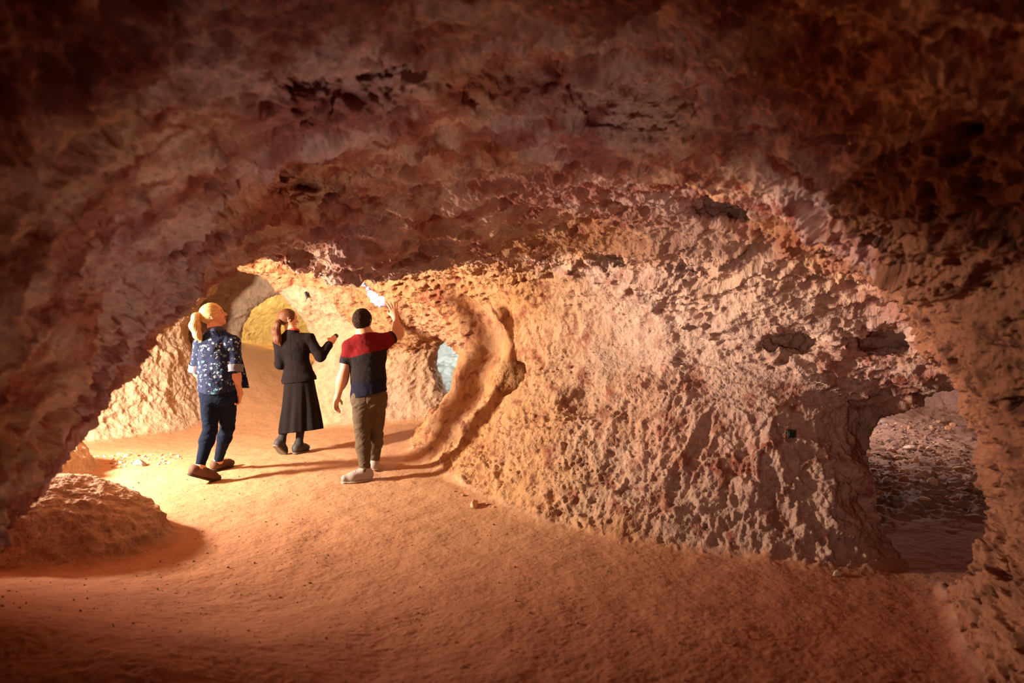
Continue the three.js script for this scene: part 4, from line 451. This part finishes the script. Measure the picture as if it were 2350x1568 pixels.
// man in the colour-block T-shirt
{
  const J = POSE_TEE, who = thing('person_002', 'man with short dark hair in a red and charcoal T-shirt, one hand raised high', 'person', J.at);
  const head = headField(J.head, [0.12, 0.06, -1], 0, 1.03), hl = handField(J.wrL, sub3(J.tipL, J.wrL), [-0.8, 0, 0.6], [0.3, 0, -1], [0.3, 0.42, 0.5, 0.55], 0.3, [0.8, 0.4], 1.05), hr = handField(J.wrR, sub3(J.tipR, J.wrR), [0.1, 0.2, 1], [-1, 0.1, 0.1], [0.05, 0.08, 0.06, 0.1], 0.55, [0.6, 0.2], 1.05);
  part(who, 'body', makeBody(J, [hl, hr], head, true, -0.05), SKIN);
  const dark = hairMat('dark brown hair', [0.026, 0.013, 0.008]); dark.roughness = 0.85; dark.specularIntensity = 0.25;
  hairCap(who, head, J, (a, b, d) => Math.min(0.06 - d + Math.max(0, b - 0.03) * 0.4, 0.012 + Math.max(0, 0.062 + b) - Math.max(0, d + 0.012) * 1.3 + Math.max(0, -d) * 0.25), 0.011, dark, (a, b, d) => 0.008 * fbm(a * 90, b * 60, d * 90, 2) + 0.006 * fbm(a * 26, b * 26, d * 26, 2));
  const hemY = (x) => J.pelvis[1] + 0.035 + (x - J.pelvis[0]) * 0.22, wr = wrinkle(0.008, 8, 9, 8), tr = join(0.05, trunk(add3(J.pelvis, [0, 0.02, 0]), J.belly, 0.184, 0.14, 0.162, 0.122, -0.05), trunk(J.belly, J.chest, 0.158, 0.118, 0.175, 0.122, -0.05), trunk(J.chest, add3(J.neckBase, [0, -0.05, 0]), 0.178, 0.127, 0.118, 0.092, -0.05), cap(J.shL, J.shR, 0.07, 0.07), cap(add3(J.neckBase, [0, 0.045, 0]), lerp3(J.neckBase, J.shL, 0.8), 0.068, 0.066), cap(add3(J.neckBase, [0, 0.045, 0]), lerp3(J.neckBase, J.shR, 0.8), 0.068, 0.066));
  const eL = lerp3(J.shL, J.elL, 0.56), eR = lerp3(J.shR, J.elR, 0.62), sl = join(0.03, cap(J.shL, eL, 0.072, 0.066), cap(J.shR, eR, 0.074, 0.068));
  const along = (a, b, p) => dot3(sub3(p, a), sub3(b, a)) / dot3(sub3(b, a), sub3(b, a));
  const cut = (x, y, z) => Math.max(along(J.shL, eL, [x, y, z]) > 0.5 && x < J.shL[0] ? (along(J.shL, eL, [x, y, z]) - 1) * 0.16 : -1, along(J.shR, eR, [x, y, z]) > 0.5 && x > J.shR[0] ? (along(J.shR, eR, [x, y, z]) - 1) * 0.1 : -1);
  part(who, 't_shirt', meshField((x, y, z) => Math.max(smin(Math.max(tr(x, y, z), hemY(x) - y), sl(x, y, z), 0.03) + wr(x, y, z), y - (J.neckBase[1] + 0.062 + (x - J.neckBase[0]) * 0.12), cut(x, y, z)), [-0.32, 0.74, -0.28], [0.36, 1.46, 0.22], 0.0065, (x, y, z) => {
    const k = 1 + 0.25 * noise(x * 140, y * 140, z * 140), l = along(J.shL, eL, [x, y, z]), r = along(J.shR, eR, [x, y, z]);
    const arm = (x < J.shL[0] - 0.005 && l > 0.3) || (x > J.shR[0] + 0.02 && r > 0.3); if (arm) return (l > 0.62 && x < 0) || (r > 0.7 && x > 0) ? [0.022 * k, 0.018 * k, 0.021 * k] : [0.15 * k, 0.009 * k, 0.011 * k];
    const line = 1.16 + (x + 0.13) * 0.24; if (y > line) return [0.15 * k, 0.009 * k, 0.011 * k]; const t = sstep(0.98, 0.9, y - x * 0.2); return [mix(0.017, 0.011, t) * k, mix(0.013, 0.011, t) * k, mix(0.015, 0.026, t) * k]; }), cloth(null, 1, { specularIntensity: 0.3 }));
  const neck = new THREE.TorusGeometry(0.068, 0.009, 8, 32); neck.scale(1, 1, 1.3); neck.rotateX(Math.PI / 2); neck.rotateZ(0.12); neck.translate(J.neckBase[0], J.neckBase[1] + 0.056, J.neckBase[2]); part(who, 'neckband', neck, cloth([0.2, 0.015, 0.016]));
  part(who, 'trousers', meshField(legs(J, 0.012, 1.0, 0.98, (x, y, z) => 0.016 * ridged(x * 5 + y * 4, y * 11 - x * 6, z * 5, 3) * (0.3 + 0.7 * Math.max(sstep(0.18, 0.0, Math.abs(y - 0.42)), sstep(0.3, 0.12, y), sstep(0.12, 0, Math.abs(y - 0.7)))) - 0.006 + 0.005 * sstep(0.008, 0, Math.abs(x - 0.03)) * sstep(0.6, 0.7, y), 0.1), [-0.22, 0.06, -0.45], [0.28, 0.95, 0.25], 0.0075, (x, y, z) => { const k = 1 + 0.2 * noise(x * 14, y * 9, z * 14) + 0.18 * noise(x * 150, y * 150, z * 150); return [0.078 * k, 0.050 * k, 0.026 * k]; }), cloth(null, 0.9));
  shoes(who, J, 1.05, cloth([0.34, 0.29, 0.26], 0.85), cloth([0.42, 0.36, 0.31], 0.9), 'sneaker', 0.075, 0.02, 0.03);
}
// ---------------------------------------------------------------- lamps, some of them added fill: a glowing bulb in a small fitting, and the light it gives
const numbered = (() => { const n = {}; return (name) => { const k = n[name] = (n[name] ?? -1) + 1; return k ? name + '_' + String(k).padStart(3, '0') : name; }; })();
const LAMP_LABEL = { work: 'strong warm work floodlight behind the near left rock', washFill: 'added low warm fill lamp on the floor behind the left mound', yellow: 'yellow lamp inside the far bright chamber', shaft: 'white lamp in the pale chamber behind the hole', tunnel: 'white lamp inside the low right tunnel', entryFill: 'added low fill lamp below the camera turned up to the roof' };
const fitting = (name, label, at, glow) => { const o = thing(name, label, 'lamp', at); part(o, 'bulb', new THREE.SphereGeometry(0.045, 20, 14), new THREE.MeshStandardMaterial({ color: 0xffffff, emissive: new THREE.Color().setRGB(...glow), emissiveIntensity: 4 }));
  const back = new THREE.LatheGeometry([[0.0001, -0.075], [0.055, -0.075], [0.06, -0.07], [0.06, -0.05], [0.05, -0.046], [0.0001, -0.046]].map((p) => new THREE.Vector2(...p)), 24); part(o, 'base', back, new THREE.MeshStandardMaterial({ color: 0x1a1a1a, roughness: 0.6 })); return o; };
for (const [k, l] of Object.entries(LAMP)) {
  const p = l.to ? new THREE.SpotLight(new THREE.Color().setRGB(...l.color), l.power, 0, l.angle, 1, 2) : new THREE.PointLight(new THREE.Color().setRGB(...l.color), l.power, 0, 2);
  p.position.set(...l.at); p.castShadow = true; p.shadow.radius = l.soft; p.name = k + '_light'; scene.add(p); if (l.to) { p.target.position.set(...l.to); scene.add(p.target); }
  fitting(numbered('unseen_lamp'), LAMP_LABEL[k], l.at, l.color);
}
{ const s = new THREE.SpotLight(new THREE.Color().setRGB(...FILL.color), FILL.power, 0, FILL.angle, 1, 2); s.position.set(...FILL.at); s.target.position.set(...FILL.to); s.castShadow = true; s.shadow.radius = 4; s.name = 'fill_light'; scene.add(s, s.target); fitting(numbered('unseen_lamp'), 'added soft fill lamp behind the camera turned to the right wall', FILL.at, FILL.color); }
// ---------------------------------------------------------------- loose stones
const stoneShapes = [], stoneMats = [[0.72, 0.52, 0.35], [0.62, 0.36, 0.2], [0.45, 0.2, 0.11], [0.78, 0.66, 0.52], [0.38, 0.31, 0.28]].map((c, i) => new THREE.MeshStandardMaterial({ name: 'stone ' + i, color: new THREE.Color().setRGB(...c), roughness: 0.95, flatShading: true, bumpMap: rockBump, bumpScale: 0.004 }));
for (let s = 0; s < 8; s++) {                           // broken lumps: a ball cut by random planes
  const g = new THREE.IcosahedronGeometry(1, 3), p = g.attributes.position, planes = Array.from({ length: 11 }, () => { const z = rnd() * 2 - 1, a = rnd() * 6.283, r = Math.sqrt(1 - z * z); return [r * Math.cos(a), z, r * Math.sin(a), 0.52 + 0.3 * rnd()]; }), f = [1, 0.5 + 0.3 * rnd(), 0.65 + 0.3 * rnd()];
  for (let i = 0; i < p.count; i++) { let v = [p.getX(i), p.getY(i), p.getZ(i)], k = 1; for (const q of planes) { const t = dot3(v, q); if (t > q[3]) k = Math.min(k, q[3] / t); } k *= 1 + 0.06 * noise(v[0] * 3 + s * 9, v[1] * 3, v[2] * 3); p.setXYZ(i, v[0] * k * f[0], v[1] * k * f[1], v[2] * k * f[2]); }
  g.computeVertexNormals(); stoneShapes.push(g);
}
const laid = [];
function stone(x, d, r, tone, label, group, shape) {
  if (group && (laid.some((q) => Math.hypot(q[0] - x, q[1] - d) < 1.0 * (q[2] + r)) || rock(x, floorAt(x, d) + 0.08, d) < 0.025)) return null;
  laid.push([x, d, r]);
  const m = new THREE.Mesh(stoneShapes[shape ?? Math.floor(rnd() * 8)], stoneMats[tone]); m.name = numbered('stone'); m.castShadow = m.receiveShadow = true;
  m.position.set(x, groundY(x, d) + r * 0.22, -d); m.rotation.set(rnd() * 0.5 - 0.25, rnd() * 6.283, rnd() * 0.5 - 0.25); m.scale.setScalar(r); m.userData = { label: group ? (r > 0.034 ? 'larger ' : '') + ['cream', 'tan', 'dark red', 'whitish', 'grey'][tone] + ' ' + label : label, category: 'stone' }; if (group) m.userData.group = (r > 0.034 ? 'larger ' : 'small ') + ['cream', 'tan', 'dark red', 'whitish', 'grey'][tone] + ' ' + group; scene.add(m); return m;
}
stone(1.92, 3.86, 0.032, 3, 'single pale white stone on the dark red floor at the right wall base', null, 2);
stone(-0.31, 5.42, 0.06, 1, 'largest tan stone lying on the sand before the ridged right wall', null, 4);
stone(-3.86, 6.8, 0.085, 4, 'flat grey stone at the front of the rubble patch on the left', null, 1);
stone(4.38, 7.2, 0.075, 3, 'round cream stone on the rubble floor deep in the right tunnel', null, 5);
stone(4.4, 7.6, 0.05, 4, 'small bluish grey stone deep in the right tunnel', null, 6);
for (let i = 0; i < 130; i++) { const a = rnd() * 6.283, q = Math.sqrt(rnd()); stone(-4.15 + 0.55 * q * Math.cos(a), 7.05 + 0.55 * q * Math.sin(a), 0.014 + 0.028 * rnd() * rnd(), [0, 0, 3, 1, 2][Math.floor(rnd() * 5)], 'broken stone in the rubble patch on the sand at left', 'stones of the left rubble patch'); }
for (let i = 0; i < 40; i++) { const t = rnd(), x = -0.55 + 1.3 * t, d = 6.2 - 1.45 * t - 0.25 * rnd() - 0.15; stone(x, d, 0.012 + 0.026 * rnd() * rnd(), [1, 1, 2, 0][Math.floor(rnd() * 4)], 'stone on the sand along the foot of the right wall', 'stones at the foot of the right wall'); }
for (let i = 0; i < 240; i++) { const t = Math.pow(rnd(), 0.7), d = 4.9 + 3.6 * t, x = mix(2.75, 4.2, t) + rnd() * mix(1.0, 1.5, t); stone(x, d, 0.018 + 0.055 * rnd() * rnd(), [0, 1, 2, 4, 0][Math.floor(rnd() * 5)], 'rough stone of the rubble floor in the right tunnel', 'stones of the right tunnel floor'); }
for (let i = 0; i < 30; i++) { const d = 10.0 + 2.6 * rnd(), x = -0.95 + 0.95 * rnd(); stone(x, d, 0.02 + 0.06 * rnd() * rnd(), [3, 4, 3][Math.floor(rnd() * 3)], 'stone on the white slope seen through the hole', 'stones on the pale slope behind the hole'); }
{                                                       // grit that nobody could count
  const n = 1500, pebbles = new THREE.InstancedMesh(new THREE.IcosahedronGeometry(1, 0), stoneMats[2], n), M = new THREE.Matrix4(), Q = new THREE.Quaternion(), c = new THREE.Color(); let k = 0;
  while (k < n) { const d = 2.2 + 7 * rnd(), x = -4.6 + 7 * rnd(); if (rock(x, floorAt(x, d) + 0.25, d) < 0.12) continue; const r = 0.003 + 0.008 * rnd() * rnd() * rnd(); M.compose(new THREE.Vector3(x, groundY(x, d) + r * 0.3, -d), Q.setFromEuler(new THREE.Euler(rnd() * 3, rnd() * 6, rnd() * 3)), new THREE.Vector3(r * 1.3, r * 0.8, r)); pebbles.setMatrixAt(k, M); pebbles.setColorAt(k++, c.setRGB(0.5 + 0.9 * rnd(), 0.45 + 0.9 * rnd(), 0.4 + 0.9 * rnd())); }
  pebbles.name = 'pebbles'; pebbles.userData = { kind: 'stuff', label: 'tiny dark pebbles and grit scattered over the sandy floor', category: 'pebbles' }; pebbles.castShadow = pebbles.receiveShadow = true; scene.add(pebbles);
}
{                                                       // the finer rubble between the stones of the right tunnel
  const n = 1400, rubble = new THREE.InstancedMesh(stoneShapes[3], new THREE.MeshStandardMaterial({ name: 'rubble', color: 0xffffff, roughness: 0.95, flatShading: true }), n), M = new THREE.Matrix4(), Q = new THREE.Quaternion(), c = new THREE.Color();
  for (let k = 0; k < n; k++) { const t = Math.pow(rnd(), 0.7), d = 4.9 + 3.7 * t, x = mix(2.7, 4.1, t) + rnd() * mix(1.0, 1.7, t), r = 0.01 + 0.03 * rnd() * rnd(), q = 0.3 + 0.6 * rnd(); M.compose(new THREE.Vector3(x, groundY(x, d) + r * 0.2, -d), Q.setFromEuler(new THREE.Euler(rnd() * 0.6, rnd() * 6, rnd() * 0.6)), new THREE.Vector3(r, r * 0.8, r)); rubble.setMatrixAt(k, M); rubble.setColorAt(k, c.setRGB(0.55 * q, 0.37 * q, 0.27 * q)); }
  rubble.name = 'rubble'; rubble.userData = { kind: 'stuff', label: 'fine broken rubble covering the floor of the right tunnel', category: 'rubble' }; rubble.castShadow = rubble.receiveShadow = true; scene.add(rubble);
}
// ---------------------------------------------------------------- fixtures on the rock
const facing = (o, n) => o.quaternion.setFromUnitVectors(new THREE.Vector3(0, 0, 1), new THREE.Vector3(n[0], n[1], -n[2]).normalize());
{
  const h = surfaceHit([1.55, 0.74, 3.4], unit3([0.2, -0.01, 0.62])), o = thing('wall_plate', 'small black square plate set in the pale streaked right wall', 'plate', [h.p[0], h.p[1], -h.p[2]]), dark = new THREE.MeshStandardMaterial({ color: 0x0d0f12, roughness: 0.45 });
  facing(o, [h.n[0] * 0.6, 0.05, h.n[2]]); o.rotation.z += 0.05; part(o, 'plate', new RoundedBoxGeometry(0.052, 0.05, 0.09, 3, 0.004), dark); part(o, 'cover', new RoundedBoxGeometry(0.036, 0.034, 0.096, 3, 0.003), new THREE.MeshStandardMaterial({ color: 0x16181b, roughness: 0.3 }));
}
{
  const h = surfaceHit([-3.35, 1.88, 8.6], unit3([0.55, 0, 0.6])), o = thing('wall_lamp', 'slim black lamp on the rock edge beside the yellow opening', 'lamp', [h.p[0] - 0.02, h.p[1], -h.p[2] + 0.03]), dark = new THREE.MeshStandardMaterial({ color: 0x060606, roughness: 0.6 });
  const body = new THREE.CylinderGeometry(0.026, 0.034, 0.15, 20); body.rotateZ(0.35); part(o, 'housing', body, dark); const b = new RoundedBoxGeometry(0.02, 0.08, 0.06, 2, 0.004); b.translate(0.03, 0.02, -0.04); part(o, 'bracket', b, dark); const w = new THREE.TubeGeometry(new THREE.CatmullRomCurve3([[0.02, -0.07, 0], [0.0, -0.11, 0.01], [-0.005, -0.16, 0]].map((p) => new THREE.Vector3(...p))), 12, 0.006, 6); part(o, 'cable', w, dark); o.scale.setScalar(0.6);
}
{                                                       // bluish crystal in the hollow the flashlight shines into
  const o = thing('crystal_seam', 'bluish white crystal seam in the wall lit by the flashlight beam', 'crystal', [-1.74, 1.84, -8.2]), mat = new THREE.MeshPhysicalMaterial({ color: new THREE.Color().setRGB(0.32, 0.42, 0.74), roughness: 0.18, clearcoat: 0.6, flatShading: true });
  for (let i = 0; i < 16; i++) { const t = rnd() * 2 - 1, dx = 0.11 * t, dy = -0.075 * t + 0.05 * (rnd() - 0.5), h = surfaceHit([-1.74 + dx, 1.80 + dy, 7.7], unit3([0, 0.25, 1])), g = new THREE.OctahedronGeometry(0.016 + 0.018 * rnd(), 1), p = g.attributes.position; for (let j = 0; j < p.count; j++) { const k = 1 + 0.4 * noise(p.getX(j) * 40 + i * 7, p.getY(j) * 40, p.getZ(j) * 40); p.setXYZ(j, p.getX(j) * k, p.getY(j) * k * 1.3, p.getZ(j) * k); } g.computeVertexNormals(); g.rotateZ(rnd() * 3); g.translate(h.p[0] - o.position.x, h.p[1] - o.position.y, -h.p[2] - o.position.z); part(o, 'crystal', g, mat); }
}
renderer.render(scene, camera);
